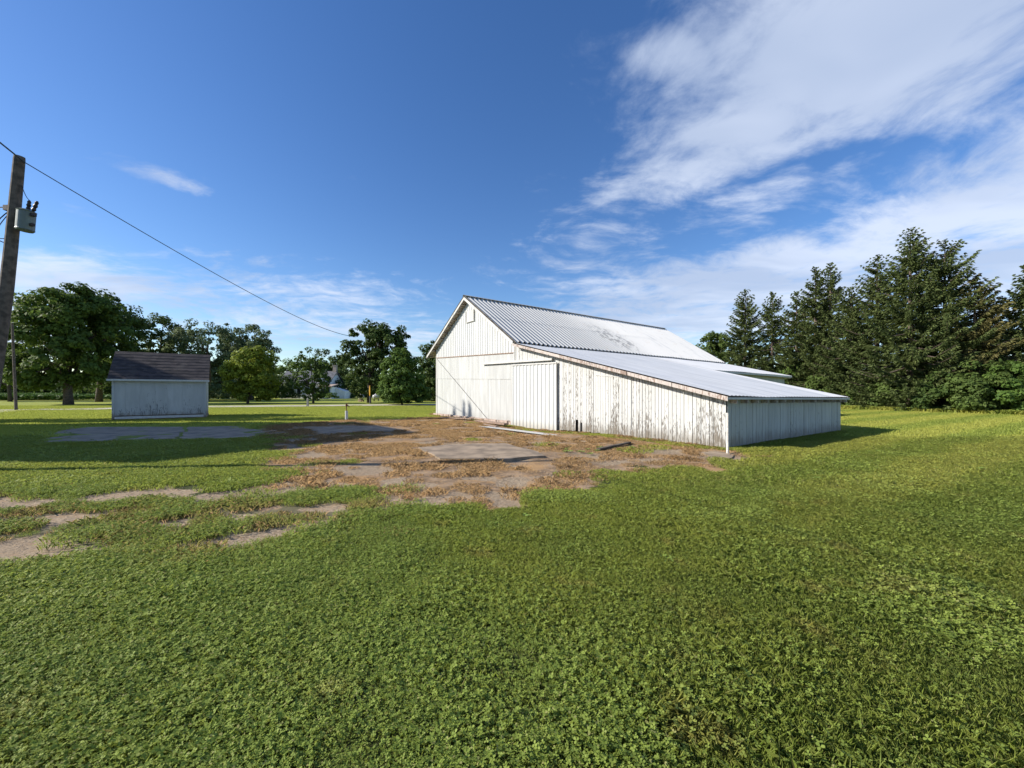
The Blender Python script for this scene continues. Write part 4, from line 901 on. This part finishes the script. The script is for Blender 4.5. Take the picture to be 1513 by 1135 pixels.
# ------------------------------------------------------------------ sky, sun, camera
w=bpy.data.worlds.new('World'); S.world=w; w.use_nodes=True; t=NT(w.node_tree); w.node_tree.nodes.clear()
wo_=t.node('ShaderNodeOutputWorld'); bg=t.node('ShaderNodeBackground'); t.l.new(bg.outputs[0],wo_.inputs[0])
sky=t.node('ShaderNodeTexSky',sky_type='NISHITA'); sky.sun_disc=False; sky.sun_elevation=SUN_EL; sky.sun_rotation=SUN_AZ; sky.air_density=1.0; sky.dust_density=.25; sky.ozone_density=3.0
hs_=t.node('ShaderNodeHueSaturation'); hs_.inputs['Saturation'].default_value=1.22; hs_.inputs['Hue'].default_value=.509; hs_.inputs['Value'].default_value=1.0; t.l.new(sky.outputs[0],hs_.inputs['Color']); base=hs_.outputs[0]
d=t.node('ShaderNodeTexCoord').outputs['Generated']; x,y,z=t.sep(d)
zp=t.math('ADD',t.math('MAXIMUM',z,0.),.10); cx=t.math('DIVIDE',x,zp); cy=t.math('DIVIDE',y,zp)
ysafe=t.math('MAXIMUM',y,.05); A=t.math('DIVIDE',x,ysafe); B=t.math('DIVIDE',z,ysafe)
def blob(px,py,rx,ry,ang,inner=0.):
    inner=0.
    a0=(px-CX)/F; b0=(HY-py)/F; da=t.math('SUBTRACT',A,a0); db=t.math('SUBTRACT',B,b0); c_,s_=math.cos(ang),math.sin(ang)
    u=t.math('DIVIDE',t.math('ADD',t.math('MULTIPLY',da,c_),t.math('MULTIPLY',db,s_)),rx/F); v=t.math('DIVIDE',t.math('SUBTRACT',t.math('MULTIPLY',db,c_),t.math('MULTIPLY',da,s_)),ry/F)
    r=t.math('SQRT',t.math('ADD',t.math('MULTIPLY',u,u),t.math('MULTIPLY',v,v))); return t.ss(r,inner,1.45,1.,0.)
def mx(*a):
    r=a[0]
    for b in a[1:]: r=t.math('MAXIMUM',r,b)
    return r
def sc(a,k): return t.math('MULTIPLY',a,k)
big=mx(blob(1300,80,470,230,R(14),.2),blob(1080,205,270,125,R(28),.2),blob(1580,330,430,260,R(20)),blob(1120,430,420,100,R(10),.2),blob(1360,345,330,90,R(22)),sc(blob(920,280,110,50,R(25)),.75),sc(blob(1010,90,130,80,R(-15)),.8))
gap=mx(blob(1230,250,150,34,R(14),.2),sc(blob(1060,320,170,50,R(18),.2),.8)); big=t.math('SUBTRACT',big,t.math('MULTIPLY',gap,.62),None,True)
puffs=sc(mx(blob(1150,290,260,60,R(15)),blob(860,350,200,90,R(0))),.6)
low=mx(sc(blob(430,430,330,60,R(-8)),.55),sc(blob(60,410,330,60,R(-6)),.85),sc(blob(330,460,420,75,R(-7)),.62),sc(blob(560,500,240,60,R(-4)),.6),sc(blob(220,255,140,22,R(-16)),.62),sc(blob(120,315,80,18,R(-16)),.45),sc(blob(0,480,160,90,0),.8))
other=t.math('MULTIPLY',t.ss(y,.1,-.1),.45)
cov=mx(sc(big,1.08),puffs,sc(low,1.12),other)
cp=t.comb(cx,cy,0.)
warp=t.noise(cp,.7,3,.5,0,'Color')
va=t.node('ShaderNodeVectorMath',operation='MULTIPLY_ADD'); t.set(va.inputs[0],warp); va.inputs[1].default_value=(.9,.9,0); t.set(va.inputs[2],cp); cw=va.outputs[0]
rot=t.node('ShaderNodeMapping'); rot.inputs['Rotation'].default_value=(0,0,R(-28)); rot.inputs['Scale'].default_value=(.7,1.35,1); t.set(rot.inputs['Vector'],cw)
n1=t.noise(rot.outputs[0],1.3,9,.62); n2=t.noise(cw,6.5,8,.62)
nn=t.math('ADD',t.math('MULTIPLY',n1,.56),t.math('MULTIPLY',n2,.44)); nn=t.math('MULTIPLY_ADD',nn,2.9,-.95)
th=t.math('SUBTRACT',.88,t.math('MULTIPLY',cov,1.15))
dens=t.ss(t.math('SUBTRACT',nn,th),-.05,.8)
shade=t.noise(rot.outputs[0],.8,4,.55)
ccol=t.mix(t.ss(shade,.38,.62),(3.3,3.9,5.1),(4.9,5.4,6.4))
amt=t.math('MULTIPLY',dens,.84)
fin=t.mix(amt,base,ccol)
t.l.new(fin,bg.inputs[0]); bg.inputs[1].default_value=.108
sun=bpy.data.lights.new('Sun','SUN'); sun.energy=5.0; sun.angle=R(.53); sun.color=(1,.93,.82); so=bpy.data.objects.new('Sun',sun); COL.objects.link(so)
sv=Vector((math.sin(SUN_AZ)*math.cos(SUN_EL),math.cos(SUN_AZ)*math.cos(SUN_EL),math.sin(SUN_EL))); so.rotation_euler=sv.to_track_quat('Z','Y').to_euler()
cam=bpy.data.cameras.new('Camera'); co=bpy.data.objects.new('Camera',cam); COL.objects.link(co); co.location=(0,0,H); co.rotation_euler=(R(90),0,0)
cam.sensor_width=36; cam.lens=36*F/1513; cam.shift_y=(HY-567.5)/1513; cam.clip_end=5000; cam.clip_start=.05; S.camera=co
S.view_settings.view_transform='Standard'; S.view_settings.look='None'; S.view_settings.exposure=.64; S.view_settings.gamma=1
S.cycles.max_bounces=6; S.cycles.transparent_max_bounces=6
